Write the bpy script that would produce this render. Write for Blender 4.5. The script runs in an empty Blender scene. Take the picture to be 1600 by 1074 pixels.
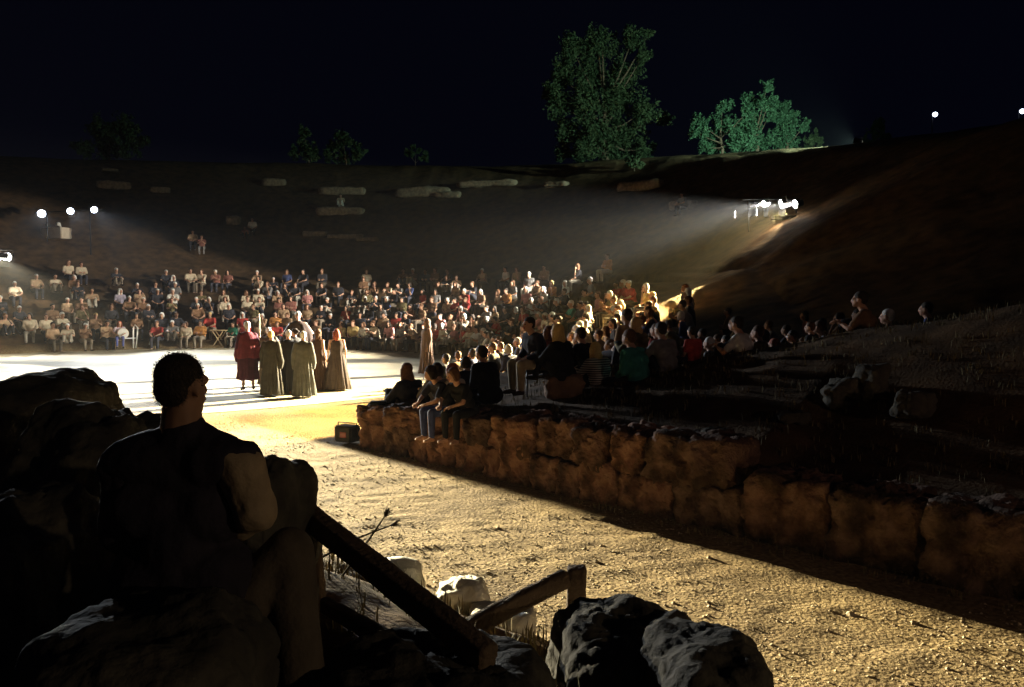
import bpy, bmesh, math, random
import numpy as np
from mathutils import Vector, Matrix, Euler
random.seed(7)
rng = np.random.RandomState(7)
scene = bpy.context.scene
C = scene.collection
R = math.radians

# ------------------------------------------------------------ camera / world / exposure
F, CX, CY, HZ, EYE = 1256.0, 800.0, 537.0, 465.0, 2.35      # focal (px of the 1600 px photo), centre, horizon row, eye height
cd = bpy.data.cameras.new('camera'); cam = bpy.data.objects.new('camera', cd); C.objects.link(cam)
cd.sensor_width = 36; cd.lens = 36 * F / 1600; cd.clip_end = 2000; cd.clip_start = .05
cam.location = (0, 0, EYE)
cam.rotation_euler = (math.pi/2 - math.atan((CY-HZ)/F), 0, 0)
scene.camera = cam
w = bpy.data.worlds.new('World'); scene.world = w; w.use_nodes = True
bg = w.node_tree.nodes['Background']; bg.inputs[0].default_value = (.25, .3, 1, 1); bg.inputs[1].default_value = .003
scene.view_settings.view_transform = 'Standard'; scene.view_settings.look = 'None'
scene.view_settings.exposure = 0; scene.view_settings.gamma = 1
PITCH = math.atan((CY-HZ)/F)
def at(px, py, d):
    """point seen at photo pixel (px,py) at world depth y=d"""
    sx = (px-CX)/F; sy = (CY-py)/F
    v = Vector((sx, math.cos(PITCH)+sy*math.sin(PITCH), sy*math.cos(PITCH)-math.sin(PITCH)))
    return Vector((0, 0, EYE)) + v*(d/v.y)

# ------------------------------------------------------------ lamps' light
def aim(o, tgt):
    o.rotation_euler = (Vector(tgt)-o.location).to_track_quat('-Z', 'Y').to_euler()
def spot(name, loc, tgt, power, cone, blend=.3, col=(1, .93, .8), size=.12, parent=None):
    l = bpy.data.lights.new(name, 'SPOT'); l.energy = power; l.spot_size = R(cone); l.spot_blend = blend
    l.color = col; l.shadow_soft_size = size
    o = bpy.data.objects.new(name, l); C.objects.link(o); o.location = loc; aim(o, tgt)
    if parent:
        bpy.context.view_layer.update()
        o.parent = parent; o.matrix_parent_inverse = parent.matrix_world.inverted()
    return o

# ------------------------------------------------------------ noise
def _h(i, j, k):
    n = (i*374761393 + j*668265263 + k*2147483647 + 1013904223) & 0xffffffff
    n = ((n ^ (n >> 13))*1274126177) & 0xffffffff
    n = ((n ^ (n >> 16))*2246822519) & 0xffffffff
    return ((n ^ (n >> 15)) & 0xffffff)/float(0xffffff)
def noise(x, y, z=0.0):
    x, y, z = np.broadcast_arrays(np.asarray(x, float), np.asarray(y, float), np.asarray(z, float))
    xi, yi, zi = np.floor(x).astype(np.int64), np.floor(y).astype(np.int64), np.floor(z).astype(np.int64)
    fx, fy, fz = x-xi, y-yi, z-zi
    fx, fy, fz = [t*t*(3-2*t) for t in (fx, fy, fz)]
    r = 0
    for a in (0, 1):
        for b in (0, 1):
            for c in (0, 1):
                r = r + _h(xi+a, yi+b, zi+c)*(fx if a else 1-fx)*(fy if b else 1-fy)*(fz if c else 1-fz)
    return r*2-1
def fbm(x, y, z=0.0, o=4, g=.5):
    s, a, f = 0, 1, 1
    for _ in range(o):
        s = s + a*noise(x*f+17.3*_, y*f-9.1*_, np.asarray(z)*f+3.7*_); a *= g; f *= 2.03
    return s
def sm(t):
    t = np.clip(t, 0, 1); return t*t*(3-2*t)

# ------------------------------------------------------------ materials
MATS = {}
def mat(name, col, rough=.85, col2=None, scale=6, bump=0, bscale=30, emit=0, metal=0, detail=5, spec=.3, coord='Object', sheen=0):
    if name in MATS: return MATS[name]
    m = bpy.data.materials.new(name); m.use_nodes = True; nt = m.node_tree; N = nt.nodes; L = nt.links
    p = N['Principled BSDF']; p.inputs['Roughness'].default_value = rough; p.inputs['Metallic'].default_value = metal
    p.inputs['Specular IOR Level'].default_value = spec
    p.inputs['Base Color'].default_value = (*col, 1)
    tc = N.new('ShaderNodeTexCoord')
    if col2 is not None:
        n = N.new('ShaderNodeTexNoise'); n.inputs['Scale'].default_value = scale; n.inputs['Detail'].default_value = detail
        r = N.new('ShaderNodeValToRGB'); r.color_ramp.elements[0].position = .35; r.color_ramp.elements[1].position = .65
        r.color_ramp.elements[0].color = (*col, 1); r.color_ramp.elements[1].color = (*col2, 1)
        L.new(tc.outputs[coord], n.inputs['Vector']); L.new(n.outputs['Fac'], r.inputs['Fac']); L.new(r.outputs['Color'], p.inputs['Base Color'])
    if bump:
        n2 = N.new('ShaderNodeTexNoise'); n2.inputs['Scale'].default_value = bscale; n2.inputs['Detail'].default_value = 6
        b = N.new('ShaderNodeBump'); b.inputs['Strength'].default_value = bump; b.inputs['Distance'].default_value = .03
        L.new(tc.outputs[coord], n2.inputs['Vector']); L.new(n2.outputs['Fac'], b.inputs['Height']); L.new(b.outputs['Normal'], p.inputs['Normal'])
    if emit:
        p.inputs['Emission Color'].default_value = (*col, 1); p.inputs['Emission Strength'].default_value = emit
    MATS[name] = m; return m
def cloth(col):
    k = 'cloth_%02d_%02d_%02d' % tuple(int(c*99) for c in col)
    return mat(k, col, .9, tuple(c*.72 for c in col), 9, .25, 45)

# ------------------------------------------------------------ object helpers
def mk(name, verts, faces, m=None, parent=None, smooth=True, loc=None):
    me = bpy.data.meshes.new(name); me.from_pydata([tuple(v) for v in verts], [], [tuple(f) for f in faces]); me.update()
    return wrap(name, me, m, parent, smooth, loc)
def wrap(name, me, m=None, parent=None, smooth=True, loc=None):
    if smooth: me.polygons.foreach_set('use_smooth', [True]*len(me.polygons))
    o = bpy.data.objects.new(name, me); C.objects.link(o)
    if m is not None and not me.materials: me.materials.append(m)
    if parent is not None: o.parent = parent
    if loc is not None: o.location = loc
    return o
def tag(o, label, cat, group=None):
    o['label'] = label; o['category'] = cat
    if group: o['group'] = group
    return o
def kind(o, k): o['kind'] = k; return o
def empty(name, loc=(0, 0, 0), rz=0):
    o = bpy.data.objects.new(name, None); C.objects.link(o); o.location = loc; o.rotation_euler = (0, 0, rz); o.empty_display_size = .2
    return o
class MB:
    def __init__(s): s.v = []; s.f = []
    def add(s, v, f):
        n = len(s.v); s.v += [tuple(p) for p in v]; s.f += [tuple(i+n for i in q) for q in f]; return s
    def box(s, c, d, rot=None, bev=.0):
        c = Vector(c); M = rot.to_matrix() if isinstance(rot, (Euler,)) else (rot or Matrix.Identity(3))
        b = min(bev, min(d)*.3)
        if b <= 0:
            vs = [c + M @ Vector((sx*d[0]/2, sy*d[1]/2, sz*d[2]/2)) for sx in (-1, 1) for sy in (-1, 1) for sz in (-1, 1)]
            return s.add(vs, [(0, 1, 3, 2), (4, 6, 7, 5), (0, 4, 5, 1), (2, 3, 7, 6), (0, 2, 6, 4), (1, 5, 7, 3)])
        bm = bmesh.new(); bmesh.ops.create_cube(bm, size=1)
        for v in bm.verts: v.co = Vector((v.co.x*d[0], v.co.y*d[1], v.co.z*d[2]))
        bmesh.ops.bevel(bm, geom=list(bm.edges), offset=b, segments=2, affect='EDGES')
        bm.verts.index_update()
        s.add([c + M @ v.co for v in bm.verts], [[v.index for v in f.verts] for f in bm.faces]); bm.free(); return s
    def beam(s, a, b, wd, ht, bev=.006, roll=0):
        a, b = Vector(a), Vector(b); d = b-a
        q = d.to_track_quat('X', 'Z').to_matrix() @ Matrix.Rotation(roll, 3, 'X')
        return s.box((a+b)/2, (d.length, wd, ht), q, bev)
    def tube(s, pts, rad, seg=8, cap=True):
        pts = [Vector(p) for p in pts]; n = len(pts)
        rr = rad if isinstance(rad, (list, tuple)) else [rad]*n
        base = len(s.v)
        for i, p in enumerate(pts):
            t = (pts[min(i+1, n-1)]-pts[max(i-1, 0)]).normalized()
            u = t.cross(Vector((.13, .21, 1)) if abs(t.z) < .9 else Vector((1, .1, 0))).normalized(); v = t.cross(u)
            for k in range(seg):
                a = 2*math.pi*k/seg; s.v.append(tuple(p+(u*math.cos(a)+v*math.sin(a))*rr[i]))
        for i in range(n-1):
            for k in range(seg):
                s.f.append((base+i*seg+k, base+i*seg+(k+1) % seg, base+(i+1)*seg+(k+1) % seg, base+(i+1)*seg+k))
        if cap:
            s.f.append(tuple(base+k for k in range(seg))[::-1]); s.f.append(tuple(base+(n-1)*seg+k for k in range(seg)))
        return s
    def ell(s, c, r, seg=12, rot=None):
        c = Vector(c); M = rot or Matrix.Identity(3); base = len(s.v); rings = seg//2
        for i in range(1, rings):
            ph = math.pi*i/rings
            for k in range(seg):
                a = 2*math.pi*k/seg
                s.v.append(tuple(c+M @ Vector((r[0]*math.sin(ph)*math.cos(a), r[1]*math.sin(ph)*math.sin(a), r[2]*math.cos(ph)))))
        t = len(s.v); s.v.append(tuple(c+M @ Vector((0, 0, r[2])))); s.v.append(tuple(c-M @ Vector((0, 0, r[2]))))
        for i in range(rings-2):
            for k in range(seg):
                s.f.append((base+i*seg+k, base+(i+1)*seg+k, base+(i+1)*seg+(k+1) % seg, base+i*seg+(k+1) % seg))
        for k in range(seg):
            s.f.append((t, base+k, base+(k+1) % seg)); s.f.append((t+1, base+(rings-2)*seg+(k+1) % seg, base+(rings-2)*seg+k))
        return s
    def cap(s, a, ra, b, rb, seg=10):
        a, b = Vector(a), Vector(b); d = b-a
        if d.length < 1e-5: return s.ell(a, (ra,)*3, seg)
        u = d.normalized(); pts = []; rad = []
        for ph in (80, 50, 20): pts.append(a-u*ra*math.sin(R(ph))); rad.append(ra*math.cos(R(ph)))
        for t in (0, .33, .66, 1): pts.append(a+d*t); rad.append(ra+(rb-ra)*t)
        for ph in (20, 50, 80): pts.append(b+u*rb*math.sin(R(ph))); rad.append(rb*math.cos(R(ph)))
        # keep one consistent frame
        base = len(s.v); e = u.cross(Vector((0, 0, 1)) if abs(u.z) < .9 else Vector((1, 0, 0))).normalized(); g = u.cross(e)
        for p, r_ in zip(pts, rad):
            for k in range(seg):
                an = 2*math.pi*k/seg; s.v.append(tuple(p+(e*math.cos(an)+g*math.sin(an))*r_))
        for i in range(len(pts)-1):
            for k in range(seg):
                s.f.append((base+i*seg+k, base+i*seg+(k+1) % seg, base+(i+1)*seg+(k+1) % seg, base+(i+1)*seg+k))
        n = len(pts)
        s.f.append(tuple(base+k for k in range(seg))[::-1]); s.f.append(tuple(base+(n-1)*seg+k for k in range(seg)))
        return s
    def build(s, name, m=None, parent=None, smooth=False, loc=None): return mk(name, s.v, s.f, m, parent, smooth, loc)
    def mesh(s, name='tmp'):
        me = bpy.data.meshes.new(name); me.from_pydata(s.v, [], s.f); me.update(); return me
def evaluated(me, mods):
    o = bpy.data.objects.new('tmp', me); C.objects.link(o)
    for t, kw in mods:
        md = o.modifiers.new(t, t)
        for k, v in kw.items(): setattr(md, k, v)
    dg = bpy.context.evaluated_depsgraph_get(); dg.update()
    r = bpy.data.meshes.new_from_object(o.evaluated_get(dg))
    bpy.data.objects.remove(o); bpy.data.meshes.remove(me)
    return r
def fuse(mb, voxel, extra=None, it=4, name='body'):
    """one continuous skin round all the shapes in mb; extra shapes (fingers) join the same mesh"""
    me = evaluated(mb.mesh(), [('REMESH', dict(mode='VOXEL', voxel_size=voxel)), ('SMOOTH', dict(factor=.5, iterations=it))])
    if extra is not None and extra.v:
        v = [tuple(x.co) for x in me.vertices]; f = [tuple(p.vertices) for p in me.polygons]; n = len(v)
        bpy.data.meshes.remove(me); me = bpy.data.meshes.new(name)
        me.from_pydata(v+extra.v, [], f+[tuple(i+n for i in q) for q in extra.f]); me.update()
    me.name = name
    me.polygons.foreach_set('use_smooth', [True]*len(me.polygons))
    return me

# ------------------------------------------------------------ the lie of the land
OC = np.array((-12.0, 26.0)); OR = 11.5                     # orchestra centre and radius
WA = np.array((-2.4, 12.6)); WE = np.array((.696, -.718)); WN = np.array((.718, .696))   # retaining wall: end, direction, inward normal
STEP, RISE = .95, .37
def wall_top(u): return np.interp(u, [0, 2, 4, 5.5, 6.35, 6.7, 9, 16], [.56, .66, .74, .80, .78, .56, .62, .75])
def cavea(x, y):
    dx, dy = x-OC[0], y-OC[1]; r = np.hypot(dx, dy)-OR; th = np.degrees(np.arctan2(dy, dx)); th = np.where(th < -120, th+360, th)
    k = np.interp(th, [-60, -40, -25, -12, 3, 170, 200], [.36, .34, .36, .62, 1, 1, .6])
    s = r/STEP; i = np.floor(s); fr = s-i
    st = (i+sm(fr/.14)*1.0)*RISE
    st = np.where(r < 0, 0, st)
    st = st+(np.clip(s, 0, None)*RISE-st)*sm((24-th)/14)*.95
    up = 9*RISE + .56*(r-9*STEP)
    z = np.where(r < 9*STEP, st, up)*k
    top = np.interp(th, [-60, 10, 36, 66, 95, 125, 160], [6.5, 9.2, 11.1, 12.5, 13.3, 12.2, 10.5])
    top = top + .25*fbm(x*.09, y*.09, 5.0)
    z = np.where(r > 9*STEP, z+.12*fbm(x*.5, y*.5, 2.0), z)
    # rounded lip, then an almost level plateau
    global RIDGE; RIDGE = (th > 15) & (th < 62)
    over = np.clip(z-top, 0, None)
    z = np.where(z > top-1.0, top-1.0 + 1.0*(1-np.exp(-(np.clip(z-top+1.0, 0, None))/1.0)) + .012*over, z)
    RIDGE = RIDGE & (z > top-.75) & (r > 15)
    return np.where(r < 0, 0, z)
def land(x, y, detail=True):
    x = np.asarray(x, float); y = np.asarray(y, float)
    cv = cavea(x, y)
    rx, ry = x-WA[0], y-WA[1]; u = rx*WE[0]+ry*WE[1]; n = rx*WN[0]+ry*WN[1]
    uc = np.clip(u, 0, 15)
    zw = wall_top(uc)-.05; zc = .74+.185*uc + .05*fbm(x*.8, y*.8, 1.0)
    bank = zw+(zc-zw)*sm((n-.5)/3.7)
    bank = np.where(n > 4.6, zc-.22*(n-4.6), bank)
    # the cavea's wing ends at the wall and at a line running from the wall's end back to the orchestra
    near = sm((9.5-n)/3.0)
    z = np.maximum(cv*sm((n-1.0)/5.0)*1.0, bank*near)
    ln = np.array((11.4, -1.9)); ln = ln/np.hypot(*ln)          # normal of that line
    side = (x-WA[0])*ln[0]+(y-WA[1])*ln[1]
    m1 = sm((n-.22)/.16)
    m2 = np.where(n < 10, sm((side+.05)/.9), 1)
    inw = np.where((y < 25), m1*m2, 1.0)
    z = z*inw
    # everything on the far and left side of the orchestra
    z = np.where(y >= 25, cv, z)
    # low bank the photographer stands on
    g = (x-1.75)*-.672+(y-4.25)*-.74
    wob = .25*fbm(x*.7, y*.7, 9.0)
    fb = .86*sm((g+wob)/2.3)+.12*sm((g-3)/3)
    fb = fb + .05*fbm(x*1.6, y*1.6, 4.0)*sm((g+wob)/1.0)
    z = np.where((n < 0) | (side < 0), np.maximum(z, fb), z)
    if detail:
        rough = .007*fbm(x*2, y*2, 7.0, 3)+.006*fbm(x*4+y*2, y*7-x*2, 3.0, 2)*sm((16-y)/6)
        z = z+rough*np.where(np.hypot(x-OC[0], y-OC[1]) < OR, .4, 1)
    return z
def lz(x, y): return float(land(np.array([x]), np.array([y]))[0])
def hit(px, py, lo=2.0, hi=140):
    """where the photo's ray through (px,py) meets the land"""
    d = np.exp(np.linspace(math.log(lo), math.log(hi), 6000)); a = at(px, py, 1.0)
    x = a.x*d; z = EYE+(a.z-EYE)*d
    g = land(x, d, False); k = np.argmax(z < g)
    if not (z < g).any(): k = len(d)-1
    return Vector((x[k], d[k], lz(x[k], d[k])))

# ------------------------------------------------------------ ground
def ground_material():
    m = bpy.data.materials.new('earth'); m.use_nodes = True; nt = m.node_tree; N, L = nt.nodes, nt.links
    p = N['Principled BSDF']; p.inputs['Roughness'].default_value = .95; p.inputs['Specular IOR Level'].default_value = .15
    tc = N.new('ShaderNodeTexCoord'); at_ = N.new('ShaderNodeAttribute'); at_.attribute_name = 'cover'
    def nz(s, d=6):
        n = N.new('ShaderNodeTexNoise'); n.inputs['Scale'].default_value = s; n.inputs['Detail'].default_value = d; L.new(tc.outputs['Object'], n.inputs['Vector']); return n
    def ramp(src, c0, c1, a=.35, b=.65):
        r = N.new('ShaderNodeValToRGB'); r.color_ramp.elements[0].position = a; r.color_ramp.elements[1].position = b
        r.color_ramp.elements[0].color = (*c0, 1); r.color_ramp.elements[1].color = (*c1, 1); L.new(src, r.inputs['Fac']); return r
    def mix(f, a, b, typ='MIX'):
        x = N.new('ShaderNodeMix'); x.data_type = 'RGBA'; x.blend_type = typ
        if isinstance(f, float): x.inputs[0].default_value = f
        else: L.new(f, x.inputs[0])
        L.new(a, x.inputs[6]); L.new(b, x.inputs[7]); return x.outputs[2]
    sand = ramp(nz(1.3).outputs['Fac'], (.22, .13, .05), (.34, .22, .09))
    grit = ramp(nz(22, 8).outputs['Fac'], (.12, .085, .045), (.50, .39, .21), .36, .68)
    sandy = mix(.6, sand.outputs[0], grit.outputs[0])
    patch = ramp(nz(.9, 10).outputs['Fac'], (.5, .46, .42), (1, 1, 1), .38, .56)
    sandy = mix(.6, sandy, patch.outputs[0], 'MULTIPLY')
    soil = ramp(nz(2.2, 8).outputs['Fac'], (.055, .034, .018), (.13, .075, .035), .35, .7)
    L.new(mix(at_.outputs['Fac'], sandy, soil.outputs[0]), p.inputs['Base Color'])
    b = N.new('ShaderNodeBump'); b.inputs['Strength'].default_value = .8; b.inputs['Distance'].default_value = .02; L.new(nz(30, 12).outputs['Fac'], b.inputs['Height'])
    L.new(b.outputs['Normal'], p.inputs['Normal']); return m
def build_ground():
    n = 760
    t = np.linspace(-1, 1, n); b = math.asinh(260/3.0); ax = 3.0*np.sinh(b*t)
    X, Y = np.meshgrid(ax+.3, ax+8.0, indexing='ij')
    Z = land(X, Y)
    co = np.stack([X, Y, Z], -1).reshape(-1, 3).astype(np.float32)
    i = np.arange(n-1); I, J = np.meshgrid(i, i, indexing='ij'); a = (I*n+J).ravel()
    q = np.stack([a, a+n, a+n+1, a+1], 1).astype(np.int32)
    me = bpy.data.meshes.new('ground'); me.vertices.add(n*n); me.vertices.foreach_set('co', co.ravel())
    me.loops.add(q.size); me.loops.foreach_set('vertex_index', q.ravel())
    me.polygons.add(len(q)); me.polygons.foreach_set('loop_start', np.arange(len(q), dtype=np.int32)*4); me.polygons.foreach_set('loop_total', np.full(len(q), 4, np.int32))
    me.update(calc_edges=True); me.validate()
    rg = RIDGE & (np.hypot(X, Y) < 58)
    cov = (sm((Z-.06)/.2+.3*fbm(X*1.5, Y*1.5, 3.0))*np.where(rg, .12, 1)).ravel().astype(np.float32)
    at_ = me.attributes.new('cover', 'FLOAT', 'POINT'); at_.data.foreach_set('value', cov)
    return kind(wrap('ground', me, ground_material()), 'structure')
ground = build_ground()
# beaten pale floor of the orchestra, a thin sheet over the earth
def build_floor():
    v = []; f = []; nr, na = 40, 160
    for i in range(nr+1):
        for k in range(na):
            a = 2*math.pi*k/na; rr = (OR-.12)*(i/nr)
            x = OC[0]+rr*math.cos(a); y = OC[1]+rr*math.sin(a)
            v.append((x, y, 0))
    v = np.array(v); v[:, 2] = .012+.004*fbm(v[:, 0]*2, v[:, 1]*2, 3.)
    for i in range(nr):
        for k in range(na):
            f.append((i*na+k, (i+1)*na+k, (i+1)*na+(k+1) % na, i*na+(k+1) % na))
    return kind(mk('orchestra_floor', v, f, mat('pale_sand', (.42, .35, .22), .9, (.56, .49, .34), .6, .5, 9)), 'structure')
build_floor()

# ------------------------------------------------------------ rocks
def rock_mesh(name, dims, seed, n=4.0, amp=.12, sub=4, freq=1.6, crack=.35, gain=.6):
    bm = bmesh.new(); bmesh.ops.create_icosphere(bm, subdivisions=sub, radius=1)
    co = np.array([v.co for v in bm.verts])
    k = (np.abs(co)**n).sum(1)**(1/n); co = co/k[:, None]
    d = np.array(dims)/2; mean = d.mean()
    nrm = co/np.linalg.norm(co, axis=1)[:, None]
    s = seed*7.31; q = co*d/mean*freq
    disp = fbm(q[:, 0]+s, q[:, 1]-s, q[:, 2]+2*s, 6, gain)*amp
    pit = np.clip(noise(q[:, 0]*3+s, q[:, 1]*3, q[:, 2]*3-s)-.35, 0, 1)*amp*.8
    crk = np.abs(noise(q[:, 0]*1.3+s, q[:, 1]*1.3, q[:, 2]*1.3+s)); pit = pit+np.clip(.09-crk, 0, 1)/.09*amp*crack + np.abs(noise(q[:, 0]*6, q[:, 1]*6+s, q[:, 2]*6))*amp*.3*crack*2
    co = co*d + nrm*((disp-pit)*mean)[:, None]
    for v, c in zip(bm.verts, co): v.co = c
    me = bpy.data.meshes.new(name); bm.to_mesh(me); bm.free(); return me
M_rock = mat('limestone', (.20, .12, .075), .95, (.34, .21, .125), 3.5, .8, 14)
M_rock_red = mat('red_limestone', (.145, .078, .052), .95, (.29, .18, .12), 5, 1, 26)
def vary(m, lo, hi):
    nt = m.node_tree; p = nt.nodes['Principled BSDF']; src = p.inputs['Base Color'].links[0].from_socket
    oi = nt.nodes.new('ShaderNodeObjectInfo'); rp = nt.nodes.new('ShaderNodeValToRGB'); rp.color_ramp.elements[0].color = (*lo, 1); rp.color_ramp.elements[1].color = (*hi, 1)
    tc = nt.nodes.new('ShaderNodeTexCoord'); nz_ = nt.nodes.new('ShaderNodeTexNoise'); nz_.inputs['Scale'].default_value = 2.2; nz_.inputs['Detail'].default_value = 9; r2 = nt.nodes.new('ShaderNodeValToRGB')
    r2.color_ramp.elements[0].position = .42; r2.color_ramp.elements[1].position = .55; r2.color_ramp.elements[0].color = (.38, .40, .36, 1); r2.color_ramp.elements[1].color = (1, 1, 1, 1)
    nt.links.new(tc.outputs['Object'], nz_.inputs['Vector']); nt.links.new(nz_.outputs['Fac'], r2.inputs['Fac']); nt.links.new(oi.outputs['Random'], rp.inputs['Fac'])
    a = None
    for other in (rp, r2):
        x = nt.nodes.new('ShaderNodeMix'); x.data_type = 'RGBA'; x.blend_type = 'MULTIPLY'; x.inputs[0].default_value = 1
        nt.links.new(src, x.inputs[6]); nt.links.new(other.outputs[0], x.inputs[7]); src = x.outputs[2]
    nt.links.new(src, p.inputs['Base Color'])
vary(M_rock_red, (.7, .72, .75), (1.35, 1.15, 1.05))
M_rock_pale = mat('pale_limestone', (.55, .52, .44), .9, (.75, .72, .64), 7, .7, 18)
M_rock_dark = mat('shade_darkened_limestone', (.045, .04, .032), .95, (.10, .088, .065), 5, .9, 14)  # limestone darkened to paint in the shade on backlit boulders and bank stones
M_bench = mat('weathered_bench_stone', (.17, .125, .085), .95, (.30, .22, .15), 6, .6, 12)
def rock(name, loc, dims, seed, m, rot=(0, 0, 0), label=None, parent=None, group=None, **kw):
    o = wrap(name, rock_mesh(name, dims, seed, **kw), m, parent); o.location = loc; o.rotation_euler = rot
    if label: tag(o, label, 'rock', group)
    return o
def rock_px(name, x0, x1, ytop, ybot, d, depth, seed, m, label, rot=(0, 0, 0), **kw):
    if kw.get('sub') == 5: kw.update(sub=6, freq=1.5, crack=.22, gain=.5, n=kw.get('n', 3)+.6)
    a, b = at(x0, ytop, d), at(x1, ybot, d)
    return rock(name, ((a.x+b.x)/2, d, (a.z+b.z)/2), (b.x-a.x, depth, a.z-b.z), seed, m, rot, label, **kw)

# retaining wall of rough blocks (one thing, every block a part)
wall = tag(empty('retaining_wall', (WA[0], WA[1], 0), math.atan2(WE[1], WE[0])), 'rough red-brown stone retaining wall along the right side of the gravel path', 'wall')
low = [0, .7, 1.3, 1.75, 2.3, 2.85, 3.2, 3.8, 4.25, 4.6, 5.1, 5.85, 6.7, 7.55, 8.35, 9.1, 10.1, 11.2, 12.2, 13.2]
for i in range(len(low)-1):
    u0, u1 = low[i], low[i+1]; um = (u0+u1)/2
    full = um > 6.5
    h = float(wall_top(um))+.04 if full else .42+.05*math.sin(i*2.3)
    rock('stone_block', (um, .32, h/2-.05), (u1-u0+.03, .72+.06*math.sin(i), h+.14), 20+i, M_rock_red, (R(2*math.sin(i*3)), 0, R(3*math.sin(i*5))), parent=wall, n=8, amp=.15, sub=5, freq=2.3)
top = [-.12, .68, 2.02, 2.5, 3.0, 3.84, 4.5, 4.98, 5.45, 6.5]
for i in range(len(top)-1):
    u0, u1 = top[i], top[i+1]; um = (u0+u1)/2; z0 = .40+.03*math.sin(i*2.9); z1 = float(wall_top(um))+.06+.03*math.sin(i*1.7)
    rock('stone_block', (um, .34+.05*math.sin(i*4), (z0+z1)/2), (u1-u0+.03, .74, z1-z0+.08), 50+i, M_rock_red, (R(3*math.sin(i*2)), R(2*math.sin(i*3)), R(4*math.sin(i))), parent=wall, n=6, amp=.17, sub=5, freq=2.3)

# boulders around the photographer
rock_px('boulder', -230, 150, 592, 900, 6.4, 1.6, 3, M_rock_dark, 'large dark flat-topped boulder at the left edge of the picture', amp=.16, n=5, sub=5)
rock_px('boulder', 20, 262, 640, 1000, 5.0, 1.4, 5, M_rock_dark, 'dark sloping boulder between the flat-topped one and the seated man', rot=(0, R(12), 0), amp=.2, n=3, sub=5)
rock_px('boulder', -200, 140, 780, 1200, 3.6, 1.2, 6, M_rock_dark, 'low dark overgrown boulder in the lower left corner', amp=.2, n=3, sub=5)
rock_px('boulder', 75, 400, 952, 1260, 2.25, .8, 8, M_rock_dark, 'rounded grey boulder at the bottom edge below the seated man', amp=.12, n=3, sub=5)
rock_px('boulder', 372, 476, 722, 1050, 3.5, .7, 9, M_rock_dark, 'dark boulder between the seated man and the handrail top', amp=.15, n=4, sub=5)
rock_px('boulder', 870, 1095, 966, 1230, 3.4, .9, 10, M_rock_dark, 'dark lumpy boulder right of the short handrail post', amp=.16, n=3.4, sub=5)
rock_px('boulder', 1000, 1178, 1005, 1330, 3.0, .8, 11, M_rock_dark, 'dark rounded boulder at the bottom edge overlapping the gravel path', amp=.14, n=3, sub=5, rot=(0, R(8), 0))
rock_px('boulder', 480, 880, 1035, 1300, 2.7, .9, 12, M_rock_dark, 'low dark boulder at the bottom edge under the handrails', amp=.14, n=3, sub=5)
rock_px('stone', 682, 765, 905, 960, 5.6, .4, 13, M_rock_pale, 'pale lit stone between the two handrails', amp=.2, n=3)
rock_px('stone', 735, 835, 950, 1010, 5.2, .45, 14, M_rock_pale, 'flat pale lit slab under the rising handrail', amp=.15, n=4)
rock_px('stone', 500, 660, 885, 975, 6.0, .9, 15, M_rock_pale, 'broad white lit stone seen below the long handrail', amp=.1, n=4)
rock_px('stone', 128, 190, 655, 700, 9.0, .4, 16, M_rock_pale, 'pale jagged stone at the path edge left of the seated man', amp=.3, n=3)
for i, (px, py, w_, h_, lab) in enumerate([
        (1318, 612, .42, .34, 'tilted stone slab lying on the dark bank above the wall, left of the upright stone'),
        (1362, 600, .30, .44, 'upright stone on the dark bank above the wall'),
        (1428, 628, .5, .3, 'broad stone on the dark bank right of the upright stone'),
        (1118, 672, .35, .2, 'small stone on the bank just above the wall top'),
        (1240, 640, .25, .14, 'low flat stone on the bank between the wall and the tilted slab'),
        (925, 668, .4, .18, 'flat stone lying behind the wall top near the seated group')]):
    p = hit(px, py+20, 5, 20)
    rock('stone', (p.x, p.y, p.z+h_*.35), (w_, .35, h_), 80+i, M_rock_dark, (0, R(-25 if i == 0 else 5), R(20*i)), lab, n=4, amp=.2)

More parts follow.
